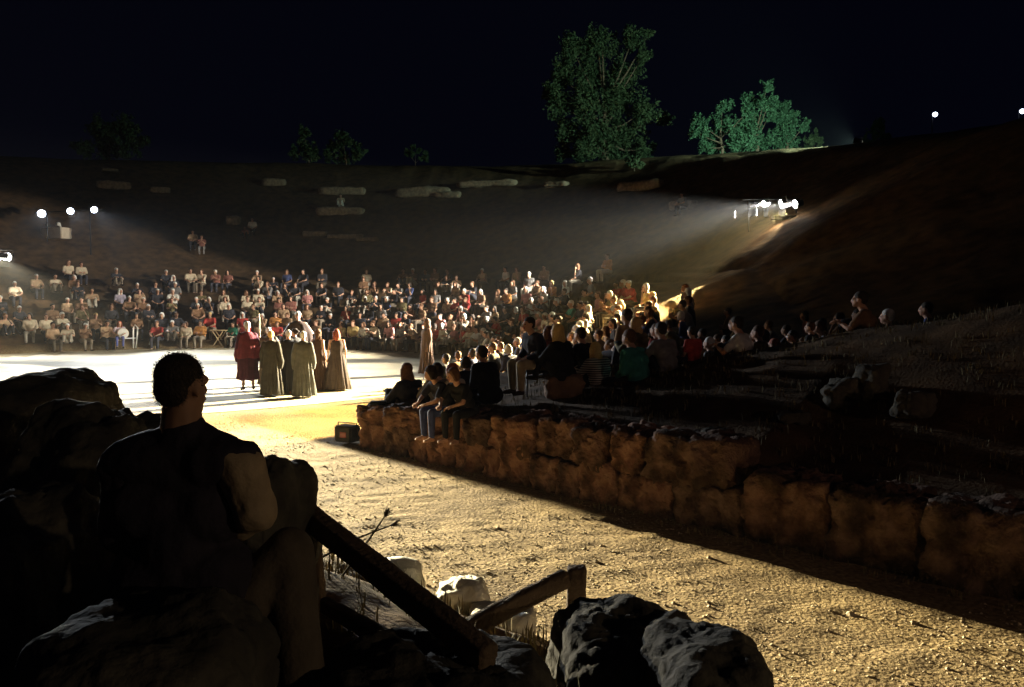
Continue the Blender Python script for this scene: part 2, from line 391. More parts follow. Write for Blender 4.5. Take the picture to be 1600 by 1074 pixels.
# gravel and small stones on the path: nobody could count them
def scatter_gravel():
    N_ = 60000; r = np.random.RandomState(3)
    uu = r.uniform(-9, 16, N_); nn = -r.uniform(0, 1, N_)**.9*7.2
    x = WA[0]+uu*WE[0]+nn*WN[0]; y = WA[1]+uu*WE[1]+nn*WN[1]
    z = land(x, y)
    keep = (z < .35) & (y > 1.5) & (np.hypot(x-OC[0], y-OC[1]) > OR)
    clump = fbm(x*1.1, y*1.1, 6.)+.6*fbm(x*3.5, y*3.5, 2.); keep &= (clump > -.35+.6*(r.rand(N_)-.5))
    x, y, z = x[keep], y[keep], z[keep]; n = len(x)
    s = .004+.011*r.rand(n)**2.5 + (r.rand(n) < .02)*.02*r.rand(n)
    base = np.array([(1, 0, -.2), (.3, .95, -.2), (-.8, .6, -.2), (-.85, -.5, -.2), (.2, -1, -.2), (.1, .1, .75), (-.25, -.1, .6)])
    fc = [(0, 1, 5), (1, 2, 6, 5), (2, 3, 6), (3, 4, 6), (4, 0, 5, 6)]
    an = r.rand(n)*6.28; ca, sa = np.cos(an), np.sin(an)
    b = base[None]*(1+.35*r.randn(n, 7, 3)*.6); sx = (s*(1+.6*r.rand(n)))[:, None]
    vx = (b[..., 0]*ca[:, None]-b[..., 1]*sa[:, None])*sx+x[:, None]; vy = (b[..., 0]*sa[:, None]+b[..., 1]*ca[:, None])*sx+y[:, None]
    vz = b[..., 2]*s[:, None]*.9+z[:, None]
    v = np.stack([vx, vy, vz], -1).reshape(-1, 3)
    f = [tuple(q+7*i for q in t) for i in range(n) for t in fc]
    o = mk('gravel', v, f, mat('gravel_stone', (.24, .18, .11), .9, (.5, .41, .27), 3, 0), smooth=False)
    kind(o, 'stuff'); tag(o, 'loose pale gravel strewn over the sandy path below the wall', 'gravel')
scatter_gravel()
def scatter_grass():
    r = np.random.RandomState(5); V = []; Fc = []
    def tufts(xs, ys, h, blades, seed):
        zs = land(xs, ys)
        for x, y, z in zip(xs, ys, zs):
            for _ in range(blades):
                a = r.rand()*6.28; l = h*(.5+.8*r.rand()); wd = .004+.004*r.rand(); lean = .5*r.rand()*l
                bx, by = x+r.randn()*.05, y+r.randn()*.05; dx, dy = math.cos(a), math.sin(a); n = len(V)
                V.extend([(bx-dy*wd, by+dx*wd, z-.02), (bx+dy*wd, by-dx*wd, z-.02), (bx+dx*lean*.4+dy*wd*.7, by+dy*lean*.4-dx*wd*.7, z+l*.6), (bx+dx*lean*.4-dy*wd*.7, by+dy*lean*.4+dx*wd*.7, z+l*.6), (bx+dx*lean, by+dy*lean, z+l)])
                Fc.extend([(n, n+1, n+2, n+3), (n+3, n+2, n+4)])
    # bank above the wall
    m = 1500; u = r.uniform(.2, 13, m); nn = r.uniform(.7, 6, m); tufts(WA[0]+u*WE[0]+nn*WN[0], WA[1]+u*WE[1]+nn*WN[1], .07, 6, 1)
    # foot of the wall
    m = 150; u = r.uniform(0, 13, m); nn = -r.uniform(.0, .25, m); tufts(WA[0]+u*WE[0]+nn*WN[0], WA[1]+u*WE[1]+nn*WN[1], .05, 5, 2)
    # near bank
    m = 1300; x = r.uniform(-7, 2.2, m); y = r.uniform(1.2, 9, m); g = (x-1.75)*-.672+(y-4.25)*-.74; k = g > .5; tufts(x[k], y[k], .10, 7, 3)
    o = mk('dry_grass', V, Fc, mat('dry_grass_blade', (.10, .085, .035), .9, (.17, .13, .06), 4), smooth=False)
    kind(o, 'stuff'); tag(o, 'short dry grass on the banks beside the path', 'grass')
scatter_grass()
# fallen bench stones on the hillside
benches = [(178, 293, 2.1, .55, 'leftmost squared pale bench stone high on the slope above the three floodlights'), (250, 300, 1.3, .4, 'small rounded bench stone on the slope right of the squared one'), (428, 289, 1.7, .55, 'yellowish bench stone high on the slope under the left shrubs'),
  (535, 303, 3.3, .6, 'long bench stone just above the man sitting alone on the slope'), (533, 334, 3.2, .55, 'low flat bench stone on which the lone man on the slope sits'), (660, 305, 3.9, .75, 'long thick bench stone in the middle of the upper slope'),
  (760, 291, 4.4, .5, 'longest thin bench stone near the ridge in the middle'), (1000, 295, 3.0, .6, 'pale bench stone high on the slope right of the middle'), (700, 308, 1.8, .45, 'broken bench stone right of the long thick one'),
  (492, 368, 1.5, .35, 'short bench stone low on the slope, left of a longer one'), (540, 372, 2.3, .3, 'thin bench stone low on the empty slope'), (172, 268, 1.0, .25, 'small bench fragment close under the ridge at the left'),
  (365, 349, .9, .6, 'small square stone on the slope left of the pair of sitting people'), (575, 376, 1.4, .25, 'sunken bench fragment at the right end of the thin low one'), (870, 291, 1.6, .4, 'bench stone near the ridge below the big tree'),
  (1068, 325, 1.5, .5, 'dark bench stone left of the right-hand floodlights')]
for i, (px, py, w_, h_, lab) in enumerate(benches):
    p = hit(px, py, 30); a = math.atan2(p.x-OC[0], -(p.y-OC[1]))
    rock('bench_stone', (p.x, p.y, p.z+h_*.25), (w_, .8, h_), 120+i, M_bench, (0, 0, math.atan2(p.y-OC[1], p.x-OC[0])+math.pi/2), lab, n=6, amp=.1, sub=4, group='fallen bench stones on the slope')

# ------------------------------------------------------------ trees
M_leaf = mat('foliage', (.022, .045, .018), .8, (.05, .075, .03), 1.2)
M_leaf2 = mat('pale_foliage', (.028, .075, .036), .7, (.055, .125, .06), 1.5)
M_bark = mat('bark', (.10, .07, .045), .95, (.17, .12, .08), 8, .6, 20)
def tree(name, base, clumps, label, m, leaf=.13, per=420, seed=1, group=None, trunks=1):
    """clumps: (dx, dz, r) in metres from the base; each gets its own depth"""
    r = np.random.RandomState(seed); t = tag(empty(name, base), label, 'tree', group)
    V = []; Fc = []; tb = MB()
    H = max(c[1] for c in clumps)
    cen = []
    for (dx, dz, cr) in clumps:
        dy = r.uniform(-.5, .5)*(1.2+cr); cen.append((dx, dy, dz, cr))
    spine = Vector((np.mean([c[0] for c in clumps])*.5, 0, H*.55))
    tb.tube([(0, 0, -.4), (.05, .02, H*.2), spine*.7, spine], [.035*H, .028*H, .02*H, .01*H], 9)
    for (dx, dy, dz, cr) in cen:
        s = Vector((0, 0, H*.15)).lerp(spine, min(1, max(0, dz/H)*.8)); e = Vector((dx, dy, dz))
        tb.tube([s, s.lerp(e, .5)+Vector((0, 0, -.08*H*.3)), e], [.011*H, .007*H, .002*H], 5)
        n = int(per*cr*cr/(.8*.8)) + 60
        # twigs with leaves: gives tufted, ragged outline
        nt_ = max(10, n//14)
        for _ in range(nt_):
            d = r.randn(3); d /= np.linalg.norm(d); rad = cr*(.45+.65*r.rand()**.6)*(.8+.35*math.sin(d[0]*5+seed)); q0 = np.array((dx, dy, dz))+d*rad*np.array((1, 1, .9))
            for _ in range(14):
                p = q0+r.randn(3)*cr*.13; a = r.randn(3); a /= np.linalg.norm(a); b = np.cross(a, r.randn(3)); b /= np.linalg.norm(b); l = leaf*(.6+.8*r.rand())
                k = len(V); V.extend([p-a*l, p+b*l*.42, p+a*l, p-b*l*.42]); Fc.append((k, k+1, k+2, k+3))
    tb.build('trunk', M_bark, t, True)
    mk('crown', V, Fc, m, t, smooth=False)
    return t
def px_tree(name, bx, by, d, pts, label, m, seed, leaf=.13, per=420, group=None):
    b = at(bx, by, d); z = lz(b.x, d); s = d/F
    tree(name, (b.x, d, z-.1), [((x-bx)*s, max(.3, (by-y)*s+(b.z-z)), rr*s) for x, y, rr in pts], label, m, leaf, per, seed, group)
px_tree('tree', 945, 245, 62, [(895, 80, 26), (935, 72, 28), (985, 68, 22), (880, 120, 26), (925, 118, 32), (975, 112, 28), (1000, 95, 14), (872, 165, 26), (915, 165, 32), (965, 160, 34), (1000, 180, 24), (1035, 186, 14), (890, 205, 26), (930, 210, 32), (975, 210, 30), (880, 235, 16), (910, 238, 22), (955, 238, 26), (1000, 236, 18), (858, 145, 14), (1010, 60, 8), (940, 50, 8)],
        'tall ragged dark green tree rising above the ridge in the middle', M_leaf, 3, .13, 620)
G = 'green-lit bushy trees on the ridge'
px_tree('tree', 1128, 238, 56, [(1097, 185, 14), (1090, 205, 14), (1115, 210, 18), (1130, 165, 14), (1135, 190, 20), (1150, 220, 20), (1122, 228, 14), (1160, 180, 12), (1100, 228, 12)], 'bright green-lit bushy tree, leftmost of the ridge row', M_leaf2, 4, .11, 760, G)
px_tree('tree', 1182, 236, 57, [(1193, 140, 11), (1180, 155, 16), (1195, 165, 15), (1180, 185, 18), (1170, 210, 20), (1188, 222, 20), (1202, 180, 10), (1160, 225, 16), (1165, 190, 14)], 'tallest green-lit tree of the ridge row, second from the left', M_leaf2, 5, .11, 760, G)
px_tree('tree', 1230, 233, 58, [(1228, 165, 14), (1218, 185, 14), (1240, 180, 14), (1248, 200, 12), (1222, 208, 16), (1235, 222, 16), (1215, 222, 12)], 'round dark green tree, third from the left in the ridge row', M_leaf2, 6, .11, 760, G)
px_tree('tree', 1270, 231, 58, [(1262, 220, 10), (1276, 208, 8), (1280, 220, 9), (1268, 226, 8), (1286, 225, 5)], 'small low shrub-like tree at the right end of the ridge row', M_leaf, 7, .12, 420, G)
px_tree('tree', 170, 250, 66, [(150, 200, 22), (185, 195, 24), (205, 215, 20), (165, 225, 24), (195, 235, 20), (140, 232, 18)], 'round faint brownish tree on the ridge at the far left', M_leaf, 8, .17, 260)
px_tree('tree', 482, 250, 64, [(480, 210, 12), (476, 228, 15), (488, 240, 16), (465, 240, 12)], 'small pointed dim tree on the ridge left of the round bush', M_leaf, 9, .15, 300)
px_tree('tree', 540, 250, 64, [(520, 228, 14), (540, 218, 16), (556, 232, 13), (535, 240, 16), (515, 243, 12), (560, 243, 9)], 'round dim bush on the ridge right of the pointed tree', M_leaf, 10, .15, 300)
px_tree('tree', 648, 250, 66, [(640, 240, 9), (652, 236, 9), (660, 243, 8)], 'lowest dim bush on the ridge left of the tall ragged tree', M_leaf, 11, .15, 300)
px_tree('tree', 990, 250, 52, [(985, 252, 8), (995, 246, 8), (1000, 256, 7)], 'dark little bush in front of the ridge below the tall tree', M_leaf, 12, .12, 300)
px_tree('tree', 1375, 236, 75, [(1370, 200, 16), (1385, 215, 16), (1360, 222, 14)], 'almost black tree beyond the right end of the ridge', M_leaf, 14, .17, 200)

# ------------------------------------------------------------ floodlights
M_black = mat('black_metal', (.02, .02, .022), .5, (.035, .035, .04), 20, .1, 60, metal=.4)
M_lens = mat('lit_lens', (1, .96, .86), emit=60)
M_lens_cool = mat('lit_lens_cool', (.75, .85, 1), emit=30)
def fixture(loc, tgt, rad=.16, label=None, power=0, cone=60, blend=.3, col=(1, .93, .8), lens=None, parent=None, soft=None):
    """housing + lens + yoke + light; stands on its own or is a part of a lamp bar"""
    loc = Vector(loc); q = (Vector(tgt)-loc).to_track_quat('-Z', 'Y')
    if parent is None: f = empty('spotlight', loc); f.rotation_mode = 'XYZ'; f.rotation_euler = q.to_euler()
    else:
        f = None
    def pl(mb, name, m, par):
        o = mb.build(name, m, None, True)
        bpy.context.view_layer.update()
        M = Matrix.Translation(loc) @ q.to_matrix().to_4x4()
        if par is None: o.parent = f
        else: o.parent = par; o.matrix_parent_inverse = par.matrix_world.inverted(); o.matrix_world = M
        return o
    hs = MB().tube([(0, 0, .34), (0, 0, .30), (0, 0, .05), (0, 0, 0), (0, 0, -.05)], [rad*.45, rad*.8, rad*.95, rad*1.08, rad*1.16], 20, False)
    hs.tube([(0, 0, .335), (0, 0, .355)], [rad*.46, rad*.3], 20)
    yk = MB().tube([(-rad*1.3, 0, .15), (-rad*1.3, rad*1.5, .15), (rad*1.3, rad*1.5, .15), (rad*1.3, 0, .15)], .015, 6)
    ln = MB().ell((0, 0, -.005), (rad*.98, rad*.98, .02), 20)
    h = pl(hs, 'housing', M_black, parent)
    for mb, nm, m in ((ln, 'lens', lens or M_lens), (yk, 'yoke', M_black)):
        if parent is None: mb.build(nm, m, f, True)
        else: o = mb.build(nm, m, h, True)
    fw = (Vector(tgt)-loc).normalized()
    if power:
        spot('spot_light', loc+fw*.12, tgt, power, cone, blend, col, soft or rad*.8, parent=(f or parent))
    if f and label: tag(f, label, 'spotlight')
    return f
# left tower: the strong lamps at the frame's left edge
tl = at(-6, 402, 34.0); gz = lz(tl.x, tl.y)
tower = tag(empty('lamp_tower', (tl.x, tl.y, gz)), 'tripod tower with a blinding floodlight at the left edge of the frame', 'lamp tower')
mb = MB().tube([(0, 0, .9), (0, 0, tl.z-gz+.35)], .035, 10); mb.build('pole', M_black, tower, True)
for k in range(3):
    a = k*2.094+.5; MB().tube([(0, 0, 1.2), (math.cos(a)*.8, math.sin(a)*.8, 0)], .02, 6).build('leg', M_black, tower, True)
MB().tube([(-.7, 0, tl.z-gz+.1), (.7, 0, tl.z-gz+.1)], .025, 8).build('crossbar', M_black, tower, True)
WARM = (1, .87, .54); WHITE = (1, .93, .78)
fixture(tl, (-3.75, 5.0, 0), .2, None, 560000, 20.0, .12, WARM, parent=tower, soft=.012)                    # down the path
def beam_flap(src, az, drop, above, dist=.8, wd=.9, ht=.3, name='beam_flap', par=None):  # floating flap added ahead of a lamp to cut its beam
    par = par or tower
    c = Vector(src)+Vector((math.cos(az)*(.12+dist), math.sin(az)*(.12+dist), 0)); edge = c.z-dist*math.tan(R(drop)) - .12*math.tan(R(7))
    c.z = edge+(ht/2 if above else -ht/2)
    o = MB().box((0, 0, 0), (.012, wd, ht)).build(name, M_black, par); o.rotation_euler = (0, 0, az); o.location = c-par.location
beam_flap(tl, R(-58.5), 8.9, False); beam_flap(tl, R(-58.5), 5.3, True, ht=.22)
fixture(tl+Vector((.45, 0, -.0)), (-15, 20, 0), .17, None, 60000, 36, .4, WHITE, parent=tower)     # orchestra from behind left
spot('spot_light', tl+Vector((-.3, -.1, .0)), (-3, 26.5, 1.6), 11000, 22, .6, WARM, .1, tower)      # toward the right wing
spot('spot_light', tl+Vector((.2, -.25, .1)), (-14, 10, 2.0), 2400, 160, 1, WHITE, .1, tower)      # added wide spot without a fixture, for the glow round the tower
# right lamp bar on the slope
rb0 = at(1210, 321, 32.3)
gz2 = lz(rb0.x, rb0.y)
bar = tag(empty('lamp_bar', (rb0.x, rb0.y, gz2)), 'row of four lit floodlights on a frame on the slope at the right', 'lamp bar')
for sx in (-1, 1): MB().tube([(sx*.95, .2, -.3), (sx*.95, .2, rb0.z-gz2+.2)], .03, 8).build('post', M_black, bar, True)
MB().tube([(-1.2, .2, rb0.z-gz2+.25), (1.2, .2, rb0.z-gz2+.25)], .03, 8).build('crossbar', M_black, bar, True)
MB().box((.35, -.1, rb0.z-gz2-.5), (.9, .4, .16), bev=.02).build('shelf', M_black, bar)
for px, py, rad, tg, pw in ((1174, 320, .12, (-13, 39, 1.0), 34000), (1194, 319, .12, (-8, 22, 0), 235000), (1221, 319, .17, (-16, 30, 0), 235000), (1243, 319, .16, (-11, 25, 0), 235000)):
    p = at(px, py, 32.1)
    fixture(p, tg, rad, None, pw, 36, .25, WHITE, parent=bar, soft=.03)
    beam_flap(p, math.atan2(tg[1]-p.y, tg[0]-p.x), 21, False, .5, .42, .3, par=bar)
# warm wash on the near rim of the orchestra
spot('spot_light', at(1232, 330, 31.9), (-5.2, 17.3, 0), 850000, 21, .12, (1, .74, .3), .12, bar)
# a lamp spilling on the slope right under the bar
spot('spot_light', at(1232, 331, 31.9), (4.5, 29, 2.5), 1800, 62, .8, (1, .72, .38), .1, bar)
# three floodlights on the left slope
lb = at(105, 331, 45.2); g3 = lz(lb.x, lb.y)
lbar = tag(empty('lamp_bar', (lb.x, lb.y, g3)), 'row of three white floodlights above a pale box on the left slope', 'lamp bar')
MB().tube([(-1.9, .1, lb.z-g3-.05), (1.9, .1, lb.z-g3+.15)], .03, 8).build('crossbar', M_black, lbar, True)
for sx in (-1.2, 1.2): MB().tube([(sx, .1, -.3), (sx, .1, lb.z-g3)], .035, 8).build('post', M_black, lbar, True)
for px, py, tg in ((65, 334, (-13, 22, 0)), (110, 330, (-8, 24, 0)), (147, 328, (-9, 29, 0))):
    fixture(at(px, py, 45.0), tg, .2 if px < 100 else .17, None, 26000, 26, .5, (.86, .93, 1), M_lens_cool, parent=lbar)
pb = hit(88, 374, 30)
bx = tag(empty('equipment_box', (pb.x, pb.y, pb.z), -.35), 'pale rectangular box with two small lamps on top, on the left slope', 'box')
MB().box((0, 0, .32), (1.55, .7, .62), bev=.03).build('case', mat('pale_case', (.5, .42, .33), .8, (.58, .5, .4), 5), bx)
for sx in (-.45, .35): MB().tube([(sx, 0, .62), (sx, 0, .7), (sx, -.1, .82), (sx, -.22, .82)], [.05, .05, .11, .12], 12).build('small_lamp', mat('pale_metal', (.6, .58, .55), .5), bx, True)
# unseen plateau lamp that whitens the ridge and the bushy trees (its glow is what the photo shows)
pl_ = at(1338, 221, 42.0)
fx = fixture(pl_, (11, 56, 13.6), .16, 'dark floodlight turned away on the slope right of the ridge trees', 13000, 110, .8, (.66, 1, .82))
fx.name = 'ridge_spotlight'
st = tag(empty('lamp_stand', (pl_.x, pl_.y, lz(pl_.x, pl_.y))), 'thin black stand under the ridge floodlight', 'lamp stand')
MB().tube([(0, 0, -.2), (0, 0, pl_.z-lz(pl_.x, pl_.y)-.25)], .03, 8).build('pole', M_black, st, True)
side = tag(empty('spotlight_stand', (9.5, -3.0, lz(9.5, -3))), 'unseen weak warm lamp on a stand at the right, beside the photographer', 'spotlight')  # lamp out of view, added to account for the man's lit sleeve
zz = 3.4-side.location.z
MB().tube([(0, 0, -.2), (0, 0, zz)], .03, 8).build('pole', M_black, side, True)
fixture((9.5, -2.8, 3.4), (-1.5, 3.5, .8), .12, None, 340, 55, .5, (1, .74, .46), parent=side)
spot('spot_light', (9.5, -2.6, 3.3), (4.5, 12, 1), 260, 80, .9, (1, .6, .42), .1, side)  # added fill with no fixture of its own, brightens the dark bank
# distant street lamps
for px, py, d, rr, lab in ((1457, 181, 120, .42, 'bright blue-white street lamp far off in the night at the right'), (1592, 176, 115, .4, 'blue-white street lamp cut by the right edge of the frame'), (1585, 264, 110, .3, 'faint low street lamp under the one at the right edge')):
    p = at(px, py, d); g = lz(p.x, p.y); h = p.z-g
    L_ = tag(empty('street_lamp', (p.x, p.y, g)), lab, 'street lamp')
    MB().tube([(0, 0, -.5), (0, 0, h+.3), (0, -.25, h+.5), (0, -.5, h+.42)], [.12, .08, .06, .05], 10).build('pole', M_black, L_, True)
    MB().ell((0, -.75, h), (rr*.75, rr*.75, rr*.75), 16).build('lamp_head', mat('street_bulb', (.7, .8, 1), emit=22), L_, True)
# ------------------------------------------------------------ people
SK1 = mat('skin', (.52, .30, .20), .6, (.46, .25, .17), 12)
SK2 = mat('tanned_and_dimmed_skin', (.36, .20, .125), .6, (.31, .165, .1), 12)
HAIR = {'dark': mat('dark_hair', (.022, .015, .012), .7, (.04, .028, .02), 40, .5, 90), 'brown': mat('brown_hair', (.09, .04, .02), .7, (.14, .065, .03), 40, .5, 90),
        'blond': mat('blond_hair', (.55, .36, .13), .7, (.65, .46, .2), 40, .5, 90), 'grey': mat('grey_and_rimlit_hair', (.55, .53, .5), .7, (.7, .68, .65), 40, .5, 90),  # grey also stands in for rim light on spectators' heads
        'red': mat('auburn_hair', (.28, .06, .03), .7, (.36, .09, .04), 40, .5, 90)}
M_eye = mat('eye_dark', (.03, .02, .02), .3); M_lip = mat('lip', (.30, .10, .08), .6)
def rotz(a): return Matrix.Rotation(a, 3, 'Z')
def head_prims(mb, c, yaw=0, pitch=0, s=1.0, neck=None):
    """head centred at c (eye level), facing -Y turned by yaw"""
    c = Vector(c); M = rotz(yaw) @ Matrix.Rotation(pitch, 3, 'X')
    P = lambda x, y, z: c + M @ Vector((x*s, y*s, z*s))
    mb.ell(P(0, .018, .03), (.075*s, .094*s, .088*s), 16, M); mb.ell(P(0, -.022, -.035), (.058*s, .066*s, .07*s), 14, M)
    mb.cap(P(0, -.07, -.085), .024*s, P(0, -.06, -.08), .03*s)
    mb.cap(P(0, -.086, .012), .011*s, P(0, -.101, -.02), .0165*s, 8)
    mb.cap(P(-.035, -.072, .022), .017*s, P(.035, -.072, .022), .017*s)
    mb.cap(P(-.018, -.083, -.05), .012*s, P(.018, -.083, -.05), .012*s)
    for sx in (-1, 1): mb.ell(P(sx*.077, .008, -.008), (.012*s, .02*s, .034*s), 10, M)
    if neck is not None: mb.cap(P(0, .012, -.06), .052*s, neck, .062*s)
    return P
def hair_mesh(c, style, yaw=0, pitch=0, s=1.0, voxel=.016, thin=False):
    c = Vector(c); M = rotz(yaw) @ Matrix.Rotation(pitch, 3, 'X'); P = lambda x, y, z: c + M @ Vector((x*s, y*s, z*s)); mb = MB(); k_ = .955 if thin else 1
    mb.ell(P(0, .026, .042), (.083*s*k_, .098*s*k_, .088*s*k_), 16, M); mb.ell(P(0, .06, -.005), (.07*s, .055*s, .07*s), 14, M)
    if style == 'long':
        mb.ell(P(0, .05, -.07), (.095*s, .065*s, .13*s), 14, M)
        for sx in (-1, 1): mb.cap(P(sx*.075, .0, .02), .028*s, P(sx*.085, .02, -.16), .03*s)
        mb.cap(P(-.03, .075, -.1), .06*s, P(.03, .07, -.22), .05*s)
    if style == 'bun': mb.ell(P(0, .13, .03), (.045*s,)*3, 10)
    if style == 'bob':
        mb.ell(P(0, .045, -.02), (.1*s, .075*s, .1*s), 14, M)
        for sx in (-1, 1): mb.cap(P(sx*.078, .0, .03), .03*s, P(sx*.08, .015, -.08), .03*s)
    return fuse(mb, voxel, it=2, name='hair')
def fingers(mb, wrist, d, n, s=1.0, curl=.7, side=1):
    """five separate fingers: d = direction of the hand, n = back-of-hand normal"""
    w_ = Vector(wrist); d = Vector(d).normalized(); n = Vector(n); n = (n-d*n.dot(d)).normalized(); t = d.cross(n)*side
    k0 = w_+d*.075*s
    for i, (off, ln) in enumerate(((-.03, .062), (-.01, .072), (.01, .068), (.029, .052))):
        a = k0+t*off*s; b = a+(d-n*curl*.4).normalized()*ln*.45*s; c_ = b+(d-n*curl*1.3).normalized()*ln*.33*s; e = c_+(d*.5-n*curl*1.8).normalized()*ln*.25*s
        mb.tube([a-d*.02*s, b, c_, e], [.0095*s, .009*s, .0082*s, .006*s], 6)
    a = w_+d*.02*s-t*.028*s; b = a+(d*.7-t*.8-n*.2).normalized()*.04*s; mb.tube([a-d*.01, b, b+(d-t*.25-n*.4).normalized()*.032*s], [.012*s, .011*s, .007*s], 6)
def figure(J, voxel=.022, sleeve='short', legs='long', head_s=1.0, yaw=0, pitch=0, slim=1.0, fing=True, hair='short', eyes=True, voxelc=None, cape=0):
    """J: dict of joints (hips, chest, neck, head, sh/el/wr/hp/kn/an/toe pairs). Returns meshes dict."""
    b = MB(); sh = MB(); tr = MB(); ex = MB(); SO = {}; V = lambda k: Vector(J[k]); g = slim
    hips, chest, neck, head = V('hips'), V('chest'), V('neck'), V('head')
    sd = (V('shR')-V('shL')).normalized()
    def torso(mb, inf):
        mb.cap(hips-sd*.085*g, .105*g+inf, hips+sd*.085*g, .105*g+inf); w2 = hips.lerp(chest, .5)
        mb.cap(w2-sd*.07*g, .098*g+inf, w2+sd*.07*g, .098*g+inf)
        mb.cap(chest-sd*.085*g, .112*g+inf, chest+sd*.085*g, .112*g+inf)
        mb.cap(V('shL')*.82+V('shR')*.18, .062*g+inf, V('shR')*.82+V('shL')*.18, .062*g+inf)
        mb.cap(hips, .12*g+inf, chest, .12*g+inf); mb.cap(chest, .11*g+inf, neck-(neck-chest)*.25, .055*g+inf)
        for S in 'LR': mb.cap(V('sh'+S), .055*g+inf, V('sh'+S).lerp(hips, .35), .06*g+inf)
    torso(b, 0); torso(sh, .013)
    P = head_prims(b, head, yaw, pitch, head_s, neck)
    for S, sx in (('L', -1), ('R', 1)):
        b.cap(V('sh'+S), .052*g, V('el'+S), .038*g); b.cap(V('el'+S), .038*g, V('wr'+S), .026*g)
        hd = V('hd'+S) if 'hd'+S in J else (V('wr'+S)-V('el'+S)).normalized()
        hd = Vector(hd).normalized(); nb = Vector(J.get('nb'+S, (0, 0, 1)))
        nn = (nb-hd*nb.dot(hd)).normalized(); tt = hd.cross(nn)
        pc = V('wr'+S)+hd*.045
        b.cap(V('wr'+S), .025, V('wr'+S)+hd*.02, .026); b.cap(pc-tt*.018, .018, pc+tt*.018, .018); b.cap(pc-tt*.016+hd*.025, .017, pc+tt*.016+hd*.025, .017)
        if fing: fingers(ex, V('wr'+S), hd, nn, 1, .6, sx)
        b.cap(V('hp'+S), .088*g, V('kn'+S), .056*g); b.cap(V('kn'+S), .054*g, V('kn'+S).lerp(V('an'+S), .35), .052*g); b.cap(V('kn'+S).lerp(V('an'+S), .3), .05*g, V('an'+S), .034*g)
        b.cap(V('an'+S), .036, V('to'+S), .026); heel = V('an'+S)-(V('to'+S)-V('an'+S)).normalized()*.03+Vector((0, 0, -.03)); b.cap(heel, .03, V('to'+S), .024)
        if sleeve == 'short': e_ = V('sh'+S).lerp(V('el'+S), .7); sh.cap(V('sh'+S), .068*g, e_, .06*g)
        elif sleeve == 'long': sh.cap(V('sh'+S), .066*g, V('el'+S), .053*g); sh.cap(V('el'+S), .053*g, V('el'+S).lerp(V('wr'+S), .92), .04*g)
        tr.cap(V('hp'+S), .104*g, V('kn'+S), .07*g)
        if legs == 'long': tr.cap(V('kn'+S), .07*g, V('kn'+S).lerp(V('an'+S), .9), .052*g)
        so = SO[S] = MB(); so.cap(heel, .04, V('to'+S), .034); so.cap(V('an'+S)+Vector((0, 0, -.01)), .043, V('to'+S), .032)
    tr.cap(hips-sd*.085*g-Vector((0, 0, .01)), .12*g, hips+sd*.085*g-Vector((0, 0, .01)), .12*g)
    if cape: sh.cap(V('shL'), .075, V('elL'), .09); sh.cap(V('shR'), .075, V('elR'), .09)
    vc = voxelc or voxel
    me = fuse(b, voxel, ex)
    me.materials.append(SK1); me.materials.append(M_eye); me.materials.append(M_lip)
    if eyes:
        pts = [(P(-.032, -.088, .002), 1, .013), (P(.032, -.088, .002), 1, .013), (P(0, -.096, -.05), 2, .022)]
        for p in me.polygons:
            c = p.center
            for q, mi, rr in pts:
                if (c-q).length < rr*head_s*(1.25 if voxel > .015 else 1): p.material_index = mi
    out = {'body': me, 'shirt': fuse(sh, vc, name='shirt'), 'trousers': fuse(tr, vc, name='trousers'), 'shoeL': fuse(SO['L'], vc, name='shoe', it=2), 'shoeR': fuse(SO['R'], vc, name='shoe', it=2),
           'hair': hair_mesh(head, hair, yaw, pitch, head_s, min(voxel, .018)) if hair else None}
    return out
def mirror(d):
    r = dict(d)
    for k, v in d.items():
        if k.endswith('R') and k[:-1]+'L' not in r: r[k[:-1]+'L'] = (-v[0], v[1], v[2])
    return r
def inst(P, loc, rz, cols, label, group=None, scale=1.0, skin=None, cat='person'):
    """a person: body mesh on top, hair and clothes as its children (meshes shared)"""
    def o_(name, me, m):
        o = bpy.data.objects.new(name, me); C.objects.link(o)
        if me.materials:
            o.material_slots[0].link = 'OBJECT'; o.material_slots[0].material = m
        return o
    for k, me in P.items():
        if me is not None and k != 'body' and not me.materials: me.materials.append(SK1)
    if 'shoes' in cols: cols = dict(cols, shoeL=cols['shoes'], shoeR=cols['shoes'])
    t = o_('person', P['body'], skin or SK1); t.location = loc; t.rotation_euler = (0, 0, rz); t.scale = (scale,)*3
    for k, me in P.items():
        if k == 'body' or me is None or cols.get(k) is None: continue
        c = o_(k.rstrip('LR'), me, cols[k]); c.parent = t
    return tag(t, label, cat, group)

